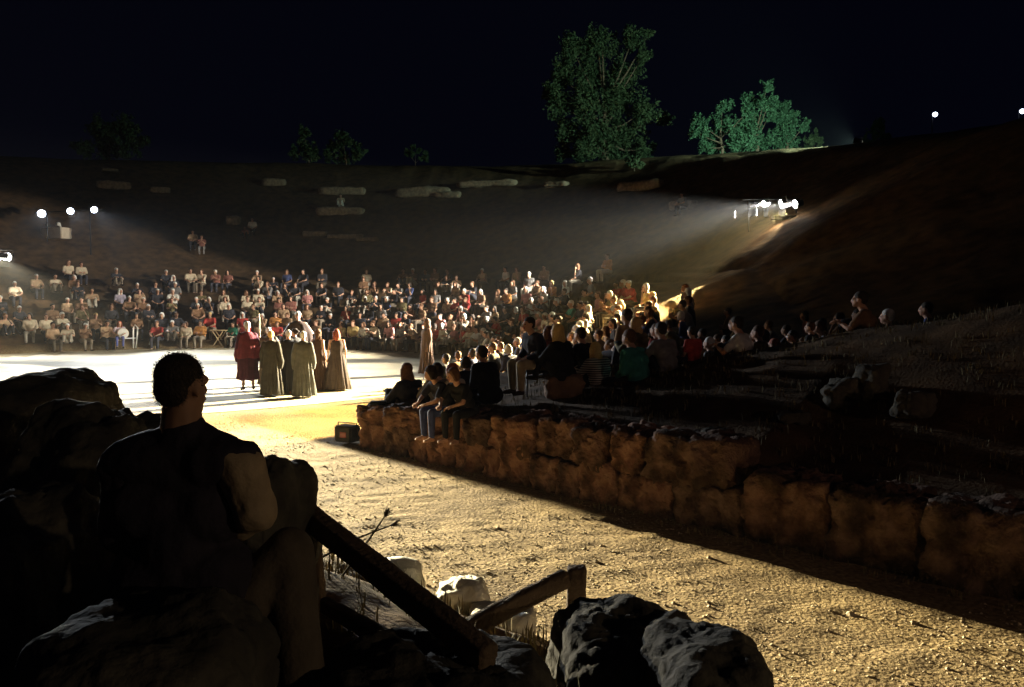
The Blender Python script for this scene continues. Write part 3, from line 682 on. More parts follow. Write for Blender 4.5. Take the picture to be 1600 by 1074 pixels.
# seated figure, seat at z=0, facing -Y
def seated(lean=0.0, arms='lap', knees='down', hair='short', yaw=0, pitch=0, slim=1.0, sleeve='short', legs='long', voxel=.024, **kw):
    f = -lean
    J = dict(hips=(0, 0, .11), chest=(0, f*.6+.01, .40), neck=(0, f*.9, .57), head=(0, f*1.15-.03, .715),
             shR=(.175, f*.85+.01, .515), hpR=(.09, -.02, .1), knR=(.13, -.43, .10), anR=(.12, -.42, -.31), toR=(.14, -.56, -.34))
    if knees == 'up': J.update(knR=(.13, -.36, .38), anR=(.12, -.46, .06), toR=(.13, -.60, .03))
    if knees == 'cross': J.update(knR=(.3, -.33, .16), anR=(-.05, -.36, .05), toR=(-.16, -.4, .05))
    a = arms
    if a == 'lap': J.update(elR=(.24, f*.6-.02, .27), wrR=(.12, f*.4-.24, .19), hdR=(-.7, -.6, -.1), nbR=(0, 0, 1))
    if a == 'knees': J.update(elR=(.25, f*.8-.16, .30), wrR=(.12, f*.5-.38, .24 if knees == 'down' else .42), hdR=(-.5, -.8, -.2), nbR=(0, 0, 1))
    if a == 'crossed': J.update(elR=(.23, f-.08, .29), wrR=(-.02, f-.22, .30), hdR=(-1, -.1, .2), nbR=(0, -1, 0))
    J = mirror(J)
    if a == 'chin': J.update(elR=(.18, -.3, .22), wrR=(.05, f*1.1-.13, .58), hdR=(-.1, .1, 1), nbR=(.2, -1, 0), elL=(-.24, f*.6-.05, .27), wrL=(-.06, f*.4-.28, .2), hdL=(.6, -.6, -.1), nbL=(0, 0, 1))
    if a == 'clap': J.update(elR=(.22, f-.08, .32), wrR=(.05, f-.28, .42), hdR=(-.3, -.4, .9), nbR=(1, 0, 0), elL=(-.22, f-.08, .32), wrL=(-.06, f-.28, .40), hdL=(.3, -.4, .9), nbL=(-1, 0, 0))
    return figure(J, voxel, sleeve, legs, yaw=yaw, pitch=pitch, slim=slim, hair=hair, **kw)
PRO = [seated(.05, 'lap', hair='short'), seated(.12, 'knees', hair='short', slim=1.08), seated(.08, 'chin', hair='bob', slim=.9), seated(.03, 'crossed', hair='short', slim=1.1, sleeve='long'),
       seated(.05, 'lap', hair='long', slim=.88, yaw=.3), seated(.16, 'clap', hair='short', yaw=-.3), seated(.1, 'lap', hair='bob', slim=.92, yaw=-.5, sleeve='long'), seated(.06, 'knees', 'up', hair='short', slim=.95)]
COL = {'cream': (.62, .52, .38), 'white': (.75, .72, .66), 'dark': (.03, .03, .035), 'black': (.016, .016, .018), 'brown': (.20, .11, .06), 'tan': (.42, .28, .17), 'red': (.42, .05, .04), 'dusty red': (.34, .14, .11),
       'pink': (.58, .26, .24), 'orange': (.55, .24, .07), 'yellow': (.62, .46, .2), 'green': (.03, .2, .12), 'teal': (.05, .26, .22), 'blue': (.06, .08, .2), 'grey': (.22, .21, .21), 'olive': (.16, .13, .06), 'lilac': (.34, .3, .38)}
ADJ = {'white': 'white', 'dark': 'charcoal', 'yellow': 'ochre yellow', 'blue': 'dark blue'}
def seat_pos(row, th):
    r = OR+row*STEP+.16; x, y = OC[0]+r*math.cos(th), OC[1]+r*math.sin(th); return x, y, (row+1)*RISE
def project(x, y, z):
    v = Vector((x, y, z-EYE)); c, s_ = math.cos(PITCH), math.sin(PITCH); d = v.y*c - v.z*s_; up = v.y*s_+v.z*c
    return CX+F*v.x/d, CY-F*up/d
SLOTS = []
for row in range(10):
    th = np.arange(R(-40), R(150), .12/(OR+row*STEP)); r_ = OR+row*STEP
    xs, ys = OC[0]+(r_+.16)*np.cos(th), OC[1]+(r_+.16)*np.sin(th)
    zs = land(OC[0]+(r_+.45)*np.cos(th), OC[1]+(r_+.45)*np.sin(th), False)
    for t_, x, y, z in zip(th, xs, ys, zs):
        px, py = project(x, y, z+.74)
        if -30 < px < 1110: SLOTS.append([row, t_, px, py, x, y, z])
taken = []
def far_z(s): return lz(s[4], s[5]+0)
people_far = []
def place_far(px, py, col, hair=None, pose=None, big=1.0, minsep=.52, trous=None):
    best = None
    for s_ in SLOTS:
        d = (s_[2]-px)**2+((s_[3]-py)*1.6)**2
        if best is None or d < best[0]:
            if all((s_[4]-t[0])**2+(s_[5]-t[1])**2 > minsep**2 for t in taken): best = (d, s_)
    if best is None or best[0] > 60**2: return
    s_ = best[1]; taken.append((s_[4], s_[5])); people_far.append((s_, col, hair, pose, big, trous))
z1 = [(425,120,'cream'),(505,120,'cream'),(730,180,'dark','grey'),(1040,175,'dark','grey'),(1085,190,'dark','grey'),(850,245,'dark','grey'),(1100,250,'grey','grey'),(745,295,'lilac','grey'),(985,280,'dark','grey'),(1075,295,'white','grey'),(815,350,'brown','grey'),(885,345,'brown','grey'),(1185,190,'cream'),(1245,185,'cream'),(1350,155,'dusty red'),(1400,160,'dusty red'),(215,220,'tan','grey'),(95,250,'cream'),(340,210,'cream'),(470,200,'brown'),(1310,345,'dark'),(1240,350,'dark'),(1405,345,'cream'),(1545,310,'cream'),(1600,320,'cream'),(1005,430,'dark','grey'),(1075,430,'dark','brown'),(1240,415,'brown','grey'),(1315,425,'red','blond'),(990,495,'red','brown'),(1055,490,'grey','grey'),(1145,510,'cream','brown'),(1215,505,'orange','dark'),(1465,515,'green'),(1520,480,'red'),(600,430,'brown','blond'),(510,350,'brown'),(430,340,'tan','grey'),(385,430,'cream','grey'),(110,400,'dark','grey'),(180,430,'cream'),(280,470,'cream'),(430,540,'cream'),(5,370,'dark','grey'),(30,470,'tan'),(330,540,'tan'),(520,500,'brown'),(660,520,'tan'),(850,420,'brown'),(920,420,'dark')]
z2 = [(40,340,'cream'),(180,310,'cream'),(250,315,'cream'),(270,200,'cream'),(440,170,'blue'),(545,180,'dark'),(655,185,'dark'),(495,240,'dark'),(435,240,'dark'),(370,280,'tan'),(315,255,'grey'),(565,290,'pink'),(380,350,'dusty red'),(435,345,'dusty red'),(355,430,'orange'),(300,455,'tan'),(440,420,'tan'),(565,385,'tan'),(645,400,'dark'),(625,495,'tan'),(665,265,'dark'),(750,250,'dark'),(835,290,'dark'),(800,390,'red'),(775,480,'yellow'),(850,490,'yellow'),(920,495,'white'),(1000,510,'cream'),(1075,490,'pink'),(1120,460,'red'),(935,190,'cream'),(1160,170,'brown'),(1225,170,'brown'),(1295,170,'dark'),(1355,180,'brown'),(1430,190,'dark'),(1080,260,'cream'),(1130,260,'grey'),(1185,250,'blue'),(990,270,'brown'),(940,300,'olive'),(1290,280,'red'),(1365,290,'grey'),(1500,220,'tan'),(1495,340,'red'),(1555,330,'red'),(865,355,'dark'),(925,350,'dark'),(990,355,'dark'),(1060,350,'blue'),(1150,350,'olive'),(1020,380,'grey'),(1215,400,'brown'),(1280,410,'tan'),(1460,450,'cream'),(1550,490,'cream','grey'),(1415,510,'cream'),(1490,515,'pink'),(1590,540,'cream'),(1230,510,'tan'),(1185,470,'dark'),(1525,410,'dusty red'),(155,480,'red'),(235,500,'tan'),(380,510,'red'),(890,420,'dark'),(960,410,'dark'),(710,450,'dark'),(690,340,'dark'),(1040,430,'tan')]
z3 = [(180,140,'tan'),(290,135,'white'),(350,140,'tan'),(405,150,'grey'),(45,180,'tan'),(165,240,'tan'),(255,240,'cream'),(300,245,'orange'),(335,215,'grey'),(395,220,'pink'),(465,205,'tan'),(530,185,'orange','blond'),(595,185,'white','grey'),(485,250,'white','grey'),(430,295,'white','grey'),(395,305,'red'),(495,355,'cream','grey'),(455,385,'pink','grey'),(350,350,'black','grey'),(635,285,'teal','grey'),(685,300,'dark'),(755,290,'pink','brown'),(730,330,'cream','grey'),(820,335,'dark'),(665,350,'red'),(600,355,'dark'),(850,215,'red'),(885,235,'red'),(925,235,'red'),(985,230,'yellow','grey'),(1055,250,'dark','blond'),(1120,240,'dark'),(1160,250,'cream','grey'),(1195,255,'grey'),(860,305,'tan','grey'),(910,315,'dark','blond'),(950,320,'pink'),(870,345,'dark','grey'),(910,355,'tan'),(975,330,'dark'),(1020,330,'dark'),(655,390,'cream','grey'),(695,410,'cream','grey'),(20,365,'pink'),(40,280,'tan'),(90,260,'red'),(65,370,'tan'),(90,400,'red','grey'),(145,405,'white'),(245,420,'white'),(190,430,'grey'),(255,375,'red'),(30,405,'red'),(390,430,'pink'),(440,440,'pink'),(200,340,'grey'),(300,340,'dark'),(560,300,'dark','grey'),(700,360,'dark'),(770,380,'dark'),(560,370,'tan'),(240,340,'tan'),(330,390,'dark')]
for L_, x0, y0, sc in ((z1, 0, 380, 4), (z2, 340, 380, 4), (z3, 700, 380, 3.2)):
    for t in L_: place_far(x0+t[0]/sc, y0+t[1]/sc+3, t[2], t[3] if len(t) > 3 else None)
# fill the gaps of the crowd with darker figures
rf = random.Random(11); tries = 0; add = 0
dens = [1, .9, .85, .8, .75, .6, .5, .25, .05, 0]; WG = []
cand = [s_ for s_ in SLOTS if -10 < s_[2] < 1090]; cand.sort(key=lambda q_: rf.random()+(0 if q_[1] < .1 else .45))
for s_ in cand:
    if add >= 74: break
    if rf.random() > (1.0 if s_[1] < R(2) and s_[0] < 8 else .6*dens[s_[0]]) * (.25 if 560 < s_[2] < 620 and s_[0] < 3 else 1): continue
    if s_[0] > 5 and s_[2] < 380: continue
    if s_[1] < R(-28) or (s_[2] > 960 and s_[3] < 448): continue
    if all((s_[4]-t[0])**2+(s_[5]-t[1])**2 > .62**2 for t in taken):
        taken.append((s_[4], s_[5])); add += 1
        people_far.append((s_, rf.choice(['dark', 'dark', 'brown', 'blue', 'grey', 'tan', 'dusty red', 'olive']), None, None, 1.0, None))
ORD = ['lowest', 'second', 'third', 'fourth', 'fifth', 'sixth', 'seventh', 'eighth', 'ninth', 'top']
ZON = [(-99, 165, 'far left'), (165, 235, 'by the drummer'), (235, 320, 'right of the drummer'), (320, 368, 'behind the folding table'), (368, 412, 'behind maroon-caped actor'), (412, 460, 'behind olive-robed actors'),
       (460, 505, 'behind tallest actor'), (505, 552, 'behind auburn-haired actress'), (552, 600, 'right of the chorus'), (600, 640, 'left of hooded actor'), (640, 690, 'behind hooded actor'), (690, 745, 'right of hooded actor'), (745, 800, 'above the white ramp'),
       (800, 850, 'at the right bend'), (850, 905, 'front right wing'), (905, 960, 'middle right wing'), (960, 1020, 'rear right wing'), (1020, 1200, 'far right wing')]
HN = {'grey': 'pale-haired', 'dark': 'dark-haired', 'brown': 'brown-haired', 'blond': 'fair-haired', 'red': 'auburn-haired'}  # listed grey heads carry their rim light as pale hair colour
rows = []
for (s_, col, hair, pose, big, tr_) in people_far:
    hair = hair or rf.choice(['dark', 'dark', 'brown', 'brown', 'grey'])
    zone = next(n for a, b, n in ZON if a <= s_[2] < b)
    rows.append([s_, col, hair, pose if pose is not None else rf.randrange(8), zone])
keys = {}
for i, q in enumerate(rows): keys.setdefault((q[0][0], q[1], q[2], q[4]), []).append(i)
lab = {}
for (row, col, hair, zone), ids in keys.items():
    ids.sort(key=lambda i: rows[i][0][2]); n = len(ids)
    names = [''] if n == 1 else (['left of two in ', 'right of two in '] if n == 2 else [('%s from left in ' % o) for o in ('first', 'second', 'third', 'fourth', 'fifth', 'sixth', 'seventh', 'eighth')])
    for k, i in enumerate(ids): lab[i] = '%s person in %s, %s%s row, %s' % (HN[hair], ADJ.get(col, col), names[min(k, 7)], ORD[row], zone)
TRC = [(.03, .03, .04), (.06, .06, .08), (.25, .2, .15), (.1, .08, .06), (.4, .36, .3)]
for i, (s_, col, hair, pose, zone) in enumerate(rows):
    row, th = s_[0], s_[1]; z = lz(OC[0]+(OR+row*STEP+.45)*math.cos(th), OC[1]+(OR+row*STEP+.45)*math.sin(th))
    P = PRO[pose]
    rz = math.atan2(OC[1]-s_[5], OC[0]-s_[4]) + math.pi/2 + rf.uniform(-.35, .35)
    c = cloth(COL[col]); c.diffuse_color = (1, 1, 1, 1)
    inst(P, (s_[4], s_[5], z), rz, dict(shirt=c, trousers=cloth(rf.choice(TRC)), shoes=cloth((.04, .035, .03)), hair=HAIR[hair]), lab[i], 'spectators seated in the rows round the orchestra', rf.uniform(1.02, 1.16), rf.choice([SK1, SK1, SK2]))

# ---- standing figures
def standing(hair='short', yaw=0, pitch=0, slim=1, sleeve='long', legs='long', arms='down', voxel=.02, **kw):
    J = dict(hips=(0, 0, .93), chest=(0, .01, 1.25), neck=(0, 0, 1.44), head=(0, -.02, 1.60), shR=(.18, .01, 1.38), elR=(.24, .03, 1.10), wrR=(.25, -.06, .85), hdR=(0, -.15, -1), nbR=(1, 0, 0),
             hpR=(.09, 0, .9), knR=(.11, -.02, .5), anR=(.12, .02, .09), toR=(.15, -.12, .035))
    J = mirror(J)
    if arms == 'staff': J.update(elL=(-.28, -.12, 1.15), wrL=(-.30, -.32, 1.22), hdL=(.1, -.3, .5), nbL=(-1, -.3, 0))
    if arms == 'akimbo': J.update(elL=(-.36, .04, 1.14), wrL=(-.2, -.1, 1.0), elR=(.36, .04, 1.14), wrR=(.2, -.1, 1.0), hdL=(.8, -.3, -.2), hdR=(-.8, -.3, -.2))
    if arms == 'chest': J.update(elR=(.24, -.02, 1.12), wrR=(.1, -.25, 1.25), hdR=(-.6, -.1, .6), nbR=(.3, -1, 0), elL=(-.24, -.02, 1.12), wrL=(-.08, -.24, 1.18), hdL=(.6, -.1, .5), nbL=(-.3, -1, 0))
    return figure(J, voxel, sleeve, legs, hair=hair, yaw=yaw, pitch=pitch, slim=slim, **kw)
def robe(prof, folds, seed, name='robe', na=96, front=0):
    """prof: list of (z, half-width, half-depth, fold amplitude). A draped shell open at neck and hem, with thickness"""
    r = random.Random(seed); ph = [r.uniform(0, 6.28) for _ in range(4)]
    zs = []; n = 40
    V = []; Fc = []
    pz = [p[0] for p in prof][::-1]; A = [[p[k] for p in prof][::-1] for k in (1, 2, 3)]
    for shell in (0, 1):
        for i in range(n+1):
            z = prof[0][0]+(prof[-1][0]-prof[0][0])*i/n
            a, b, fa = [float(np.interp(z, pz, q)) for q in A]
            for k in range(na):
                t = 2*math.pi*k/na; dz = (prof[0][0]-z)
                w_ = math.sin(folds*t+ph[0]+.35*math.sin(3*t+ph[1])+dz*.5)*.6+math.sin((folds*1.7//1)*t+ph[2]-dz*.9)*.4
                w_ = (abs(w_)**.8)*(1 if w_ > 0 else -1)
                w_ = w_*.75+.45*math.sin((folds*2+3)*t+ph[3]+2.2*math.sin(dz*1.7+ph[1]))*(.3+.5*dz); m = 1+fa*w_; q = .012*shell
                ce = 1.0
                V.append(((a*m-q)*math.copysign(abs(math.cos(t))**ce, math.cos(t)), (b*m-q)*math.sin(t), z+(.012*math.sin(5*t+ph[3]) if i == n else 0)))
    off = (n+1)*na
    for i in range(n):
        for k in range(na):
            a0, b0 = i*na+k, i*na+(k+1) % na
            Fc.append((a0, a0+na, b0+na, b0)); Fc.append((off+a0, off+b0, off+b0+na, off+a0+na))
    for k in range(na):
        k2 = (k+1) % na; Fc.append((k, k2, off+k2, off+k)); Fc.append((n*na+k, off+n*na+k, off+n*na+k2, n*na+k2))
    me = bpy.data.meshes.new(name); me.from_pydata(V, [], Fc); me.update(); me.polygons.foreach_set('use_smooth', [True]*len(me.polygons))
    return me
LONG = [(1.47, .075, .07, .0), (1.43, .14, .09, .01), (1.39, .21, .13, .012), (1.28, .21, .162, .02), (1.1, .2, .16, .05), (.85, .22, .17, .09), (.4, .26, .20, .15), (.04, .29, .245, .19)]
GOWN = [(1.42, .08, .075, .0), (1.39, .17, .10, .01), (1.30, .2, .13, .02), (1.05, .185, .14, .04), (.95, .21, .16, .07), (.5, .28, .24, .13), (.03, .35, .31, .17)]
CAPE = [(1.47, .08, .075, 0), (1.42, .16, .1, .01), (1.38, .225, .125, .015), (1.2, .285, .17, .04), (1.0, .31, .19, .06), (.82, .31, .20, .08)]
MIDI = [(1.40, .17, .11, 0), (1.1, .2, .15, .03), (.9, .25, .18, .05), (.5, .25, .19, .07), (.30, .27, .21, .1), (.27, .2, .15, .05)]
PONCHO = [(1.47, .08, .075, 0), (1.43, .15, .1, .01), (1.38, .24, .13, .015), (1.15, .36, .19, .05), (.95, .38, .2, .06), (.75, .33, .2, .08)]
def hood_mesh(s=1.0):
    mb = MB(); mb.ell((0, .02, 1.64), (.105, .12, .125), 16); mb.ell((0, .03, 1.50), (.14, .12, .12), 14); me = fuse(mb, .02, it=3, name='hood')
    bm = bmesh.new(); bm.from_mesh(me)
    dl = [f for f in bm.faces if f.calc_center_median().y < -.045 and abs(f.calc_center_median().x) < .075 and 1.5 < f.calc_center_median().z < 1.72]
    bmesh.ops.delete(bm, geom=dl, context='FACES'); bm.to_mesh(me); bm.free(); return me
SB = {'a': standing('short'), 'b': standing('long', slim=.9, sleeve='none'), 'c': standing('bun', slim=.9), 'd': standing('short', arms='staff'), 'e': standing('short', arms='akimbo', slim=1.1)}
def actor(px, pyfeet, proto, rz, parts, hair, label, headpx, skin=SK1):
    p = hit(px, pyfeet, 10); p.z = .016
    top = at(px, headpx, p.y).z - p.z
    t = inst(SB[proto], p, rz, dict(hair=HAIR[hair], shoes=cloth((.05, .035, .03))), label, None, max(.9, min(1.12, top/1.73)), skin)
    m0 = parts[0][2]; J_ = ((-.30, -.32, 1.22), (-.28, -.12, 1.15)) if proto == 'd' else None
    if proto in 'acd':
        for sx in (-1, 1):
            el, wr = Vector((sx*.245, .03, 1.10)), Vector((sx*.25, -.05, .90))
            if proto == 'd' and sx < 0: wr, el = Vector(J_[0]), Vector(J_[1])
            q_ = MB(); q_.cap((sx*.18, .01, 1.38), .072, el, .07); q_.cap(el, .07, wr, .078); q_.cap(wr, .078, wr+Vector((0, .03, -.14)), .05)
            parts = parts+[('sleeve', fuse(q_, .02, it=3, name='sleeve'), m0)]
    for nm, me, m in parts:
        o = bpy.data.objects.new(nm, me); C.objects.link(o); me.materials.append(m); o.parent = t
    return t
maroon = cloth((.16, .025, .04)); dmar = cloth((.07, .014, .03)); oliv = cloth((.055, .052, .044)); gry = cloth((.105, .11, .105)); blk = cloth((.012, .011, .014)); brn = cloth((.08, .045, .032)); brg = cloth((.07, .052, .046)); brnd = cloth((.04, .022, .015)); coat = cloth((.13, .07, .035))
A_ = math.pi
actor(388, 612, 'a', A_+.5, [('robe', robe(MIDI, 9, 1), dmar), ('cape', robe(CAPE, 8, 2, 'cape'), maroon)], 'grey', 'actor in a maroon cape over a dark gathered robe, standing leftmost with back turned', 502, SK2)
actor(425, 620, 'a', A_-.1, [('robe', robe(LONG, 10, 3), oliv)], 'blond', 'actor in a long olive-grey robe with back turned, second from the left in the chorus', 518)
t2 = actor(421, 604, 'd', A_+.3, [('robe', robe(LONG, 10, 4), cloth((.10, .085, .06)))], 'grey', 'actor in a dark olive robe half hidden behind another, holding a tall staff', 512)
actor(452, 616, 'c', A_+.6, [('robe', robe(LONG, 9, 5), blk)], 'grey', 'actor in a black robe between the olive and the pale grey robes', 522)
actor(462, 608, 'c', A_+1.2, [('robe', robe(LONG, 9, 6), blk)], 'dark', 'dark-haired actor in black, mostly hidden behind the black and grey robes', 526)
actor(475, 622, 'a', A_+.1, [('robe', robe(LONG, 11, 7), gry)], 'grey', 'actor in a long pale grey robe with back turned, nearest of the chorus', 526)
actor(467, 588, 'e', .15, [('robe', robe(LONG, 9, 8), brnd), ('poncho', robe(PONCHO, 7, 9, 'poncho'), brnd)], 'grey', 'tallest actor in a wide dark brown poncho facing the viewer behind the chorus', 486, SK2)
actor(498, 610, 'b', A_-.5, [('robe', robe(GOWN, 9, 10), brn)], 'brown', 'actress in a sleeveless brown gown, second from the right in the chorus', 521)
actor(527, 611, 'b', A_+.35, [('robe', robe(GOWN, 12, 11), brg)], 'red', 'actress with auburn hair in a wide grey-brown gown, rightmost of the chorus', 517)
actor(667, 586, 'a', -1.15, [('robe', robe(LONG, 9, 12), coat), ('hood', hood_mesh(), coat)], 'brown', 'lone actor in a hooded brown coat standing alone right of the chorus', 499, SK2)
# the staff he holds
ps = hit(407, 604, 10); M_wood_p = mat('pale_wood', (.5, .36, .2), .7, (.6, .45, .27), 20)
st2 = MB().tube([(0, 0, .03), (.01, 0, 1.0), (0, 0, 1.92)], [.016, .017, .019], 8).build('staff', M_wood_p, None, True, (ps.x, ps.y, 0)); tag(st2, 'tall pale wooden staff held upright by the olive-robed actor', 'staff')
pk = hit(455, 615, 10); pkb = MB().box((0, 0, .06), (.75, .09, .05), Euler((0, 0, -.25)), .008).build('plank', cloth((.35, .1, .07)), None, False, (pk.x+.02, pk.y-.25, .0)); tag(pkb, 'narrow reddish plank lying on the ground at the feet of the chorus', 'plank')

# a standing spectator and lone sitters on the slope
def on_slope(px, py, P, cols, label, scale=1, group=None, rz=None, dz=0, skin=SK1, lo=14):
    p = hit(px, py, lo); rz = rz if rz is not None else math.atan2(OC[1]-p.y, OC[0]-p.x)+math.pi/2
    return inst(P, (p.x, p.y, p.z+dz), rz, cols, label, group, scale, skin)
D = lambda s_, t_, h_: dict(shirt=cloth(COL[s_]), trousers=cloth(COL[t_]), shoes=cloth((.05, .04, .03)), hair=HAIR[h_])
on_slope(950, 441, PRO[3], D('orange', 'cream', 'brown'), 'spectator in orange top and pale trousers sitting above the right wing', 1.1, dz=.35)
KU = PRO[7]
on_slope(533, 331, KU, D('cream', 'white', 'dark'), 'man in pale shirt sitting alone on a flat stone high on the slope', 1.05, dz=.3)
on_slope(395, 371, PRO[0], D('white', 'dark', 'dark'), 'spectator in white shirt and dark waistcoat sitting high on the slope', 1.05, dz=.35)
on_slope(383, 374, KU, D('dusty red', 'dark', 'brown'), 'crouched spectator in dusty red beside the white-shirted one on the slope', .9, dz=.05)
on_slope(302, 392, PRO[1], D('tan', 'dark', 'dark'), 'spectator in tan shirt sitting high on the slope, left one of a pair', 1.05, dz=.35)
on_slope(316, 398, PRO[5], D('dusty red', 'grey', 'brown'), 'spectator in dusty red sitting high on the slope, right one of a pair', 1.0, dz=.3)
on_slope(1068, 338, PRO[1], D('grey', 'dark', 'dark'), 'dim spectator sitting on a dark stone left of the right-hand floodlights', 1.0, dz=.35)

# people on the near wing, each placed by hand
rr_ = math.atan2(1, -1)
def near(px, pyb, d, P, cols, label, rz, scale=1.0, skin=SK1, dz=0.0, snap=True, z=None):
    a = at(px, pyb, d); zz = lz(a.x, d) if z is None else z
    return inst(P, (a.x, d, zz+dz), rz, cols, label, None, scale, skin)
g1 = seated(.10, 'knees', 'up', hair='long', sleeve='long', voxel=.016, slim=1.08)
g2 = seated(.14, 'knees', 'up', hair='short', sleeve='short', voxel=.016)
g3 = seated(.10, 'lap', 'down', hair='bob', sleeve='long', voxel=.016, legs='short', slim=.95)
g6 = seated(.12, 'knees', 'up', hair='bob', sleeve='long', voxel=.016, slim=.95)
g7 = seated(.30, 'knees', 'down', hair='bob', sleeve='short', voxel=.016, slim=.95, yaw=-.6, pitch=.3)
g4 = seated(.15, 'lap', 'down', hair='short', sleeve='long', voxel=.016, slim=1.12)
g5 = seated(.05, 'lap', 'cross', hair='short', sleeve='short', voxel=.018)
toC = lambda px, d: math.atan2(OC[1]-d, OC[0]-at(px, 500, d).x)+math.pi/2
# group on the wall end
near(645, 640, 12.5, g1, D('dark', 'black', 'brown'), 'woman with long hair and dark top sitting leftmost on the wall end', toC(645, 12.4)+.2, 1.06, z=.44)
near(690, 640, 12.0, g6, D('grey', 'black', 'dark'), 'person in a pale grey jumper sitting on the wall, seen from behind', toC(690, 12)-.1, .98, z=.55)
near(718, 640, 12.1, g6, D('cream', 'dark', 'red'), 'auburn-haired person in a pale top sitting on the wall beside the grey jumper', toC(716, 12)+.3, .96, z=.55)
near(735, 640, 12.9, PRO[6], D('dark', 'dark', 'dark'), 'small dark figure squeezed behind the auburn-haired person on the wall', toC(735, 12.9), .86, z=.68)
DB = lambda a, b, h: {k: v for k, v in D(a, b, h).items() if k != 'shoes'}
near(704, 650, 11.12, g7, DB('dark', 'blue', 'dark'), 'hunched person in dark blue trousers on the wall edge, bare feet hanging', -.95, .86, z=.70)
near(733, 650, 10.85, g7, DB('black', 'black', 'brown'), 'hunched person all in black on the wall edge, bare feet hanging', -.7, .84, z=.72)
near(766, 640, 12.3, g4, D('black', 'black', 'dark'), 'broad man in black seen from behind, rightmost of the group on the wall', toC(766, 12)+.1, 1.04, z=.74)
# behind
stool = tag(empty('stool', (at(842, 600, 12.7).x, 12.7, lz(at(842, 600, 12.7).x, 12.7))), 'low folding stool under the person in navy jacket on the bank', 'stool')
MB().box((0, 0, .40), (.42, .36, .03), bev=.01).build('seat', cloth((.05, .05, .06)), stool)
for sx in (-1, 1):
    for sy in (-1, 1): MB().tube([(sx*.19, sy*.16, .39), (sx*.19, -sy*.16, 0)], .012, 6).build('leg', M_black, stool, True)
near(842, 600, 12.7, g4, dict(shirt=cloth((.012, .013, .03)), trousers=cloth((.5, .4, .26)), shoes=cloth((.05, .04, .03)), hair=HAIR['dark']), 'man in a navy jacket and beige trousers sitting on a low stool on the bank', -1.0, 1.0, dz=.42)
near(882, 600, 12.3, g1, D('black', 'dark', 'blond'), 'woman with brightly lit fair hair and dark top on the bank', toC(880, 12.3)+.1, 1.06, dz=.22)
rock('stone', (at(882, 600, 12.3).x, 12.35, lz(at(882, 600, 12.3).x, 12.35)+.12), (.6, .5, .42), 201, M_rock, (0, 0, 0), 'low stone under the woman with lit fair hair', n=4, amp=.15)
near(866, 600, 13.4, g1, D('dusty red', 'dark', 'brown'), 'woman in dusty red behind the lit fair-haired woman on the bank', toC(860, 13.4), 1.0, dz=.15)
stripe = bpy.data.materials.new('striped_cloth'); stripe.use_nodes = True
_n = stripe.node_tree; wv = _n.nodes.new('ShaderNodeTexWave'); wv.bands_direction = 'Z'; wv.inputs['Scale'].default_value = 9; tcx = _n.nodes.new('ShaderNodeTexCoord'); rp = _n.nodes.new('ShaderNodeValToRGB')
rp.color_ramp.elements[0].position = .48; rp.color_ramp.elements[1].position = .52; rp.color_ramp.elements[0].color = (.02, .02, .02, 1); rp.color_ramp.elements[1].color = (.45, .4, .34, 1)
_n.links.new(tcx.outputs['Object'], wv.inputs[0]); _n.links.new(wv.outputs['Fac'], rp.inputs[0]); _n.links.new(rp.outputs[0], _n.nodes['Principled BSDF'].inputs['Base Color'])
near(938, 600, 12.6, g1, dict(shirt=stripe, trousers=cloth(COL['dark']), hair=HAIR['blond']), 'fair-haired woman in a black and white striped top on the bank', toC(938, 12.6)-.2, 1.0, dz=-.2)
near(920, 600, 13.9, g2, D('black', 'black', 'dark'), 'dark figure behind the striped top on the bank', toC(915, 13.9), 1.1, dz=-.1)
near(1000, 600, 12.2, g4, D('teal', 'dark', 'brown'), 'broad person in a dark teal top sitting on the bank', toC(1000, 12.2), 1.12, dz=-.2)
near(1003, 600, 14.0, g1, D('olive', 'dark', 'blond'), 'dark blond head and olive top behind the teal top on the bank', toC(1003, 14), 1.08, dz=-.1)
near(1045, 600, 12.3, g2, D('grey', 'dark', 'dark'), 'dark-haired man in a grey top leaning forward on the bank beside the red top', toC(1050, 12.3)-.2, 1.05, dz=-.15)
near(1030, 600, 13.1, g5, D('red', 'dark', 'brown'), 'person in red partly hidden by the man in grey on the bank', toC(1030, 13.1), .95, dz=-.15)
near(1084, 600, 12.5, g5, D('red', 'dark', 'dark'), 'child in a bright pinkish red top sitting on the bank', toC(1084, 12.5)-.2, .75, dz=-.1)
near(1168, 600, 12.2, g2, D('white', 'dark', 'dark'), 'man in a white T-shirt leaning forward on the crest of the dark bank', toC(1168, 12.2)+.1, 1.05, dz=-.36)
near(1190, 600, 12.9, g5, D('brown', 'dark', 'brown'), 'dim person in brown right behind the white T-shirt on the bank', toC(1190, 13), 1.0, dz=-.4)
near(1215, 600, 13.6, g5, D('dark', 'dark', 'red'), 'dim person in a charcoal top two places right of the white T-shirt', toC(1215, 14), 1.0, dz=-.4)
near(1113, 600, 14.0, g5, D('grey', 'dark', 'grey'), 'dim grey-haired person between the red child and the white T-shirt', toC(1113, 14), .95, dz=-.3)
near(1270, 600, 11.7, g5, D('dark', 'dark', 'brown'), 'dim person whose head just shows over the crest, left of the man in profile', toC(1270, 12), .72, dz=-.35)
near(1362, 600, 11.3, g2, D('brown', 'dark', 'dark'), 'dim man in profile hugging his knees on the crest of the dark bank', toC(1362, 11.3)+.15, 1.0, dz=-.32)
near(1392, 600, 12.4, g5, D('grey', 'dark', 'grey'), 'dim grey-haired person behind the man in profile on the crest', toC(1392, 12.4), 1.0, dz=-.2)
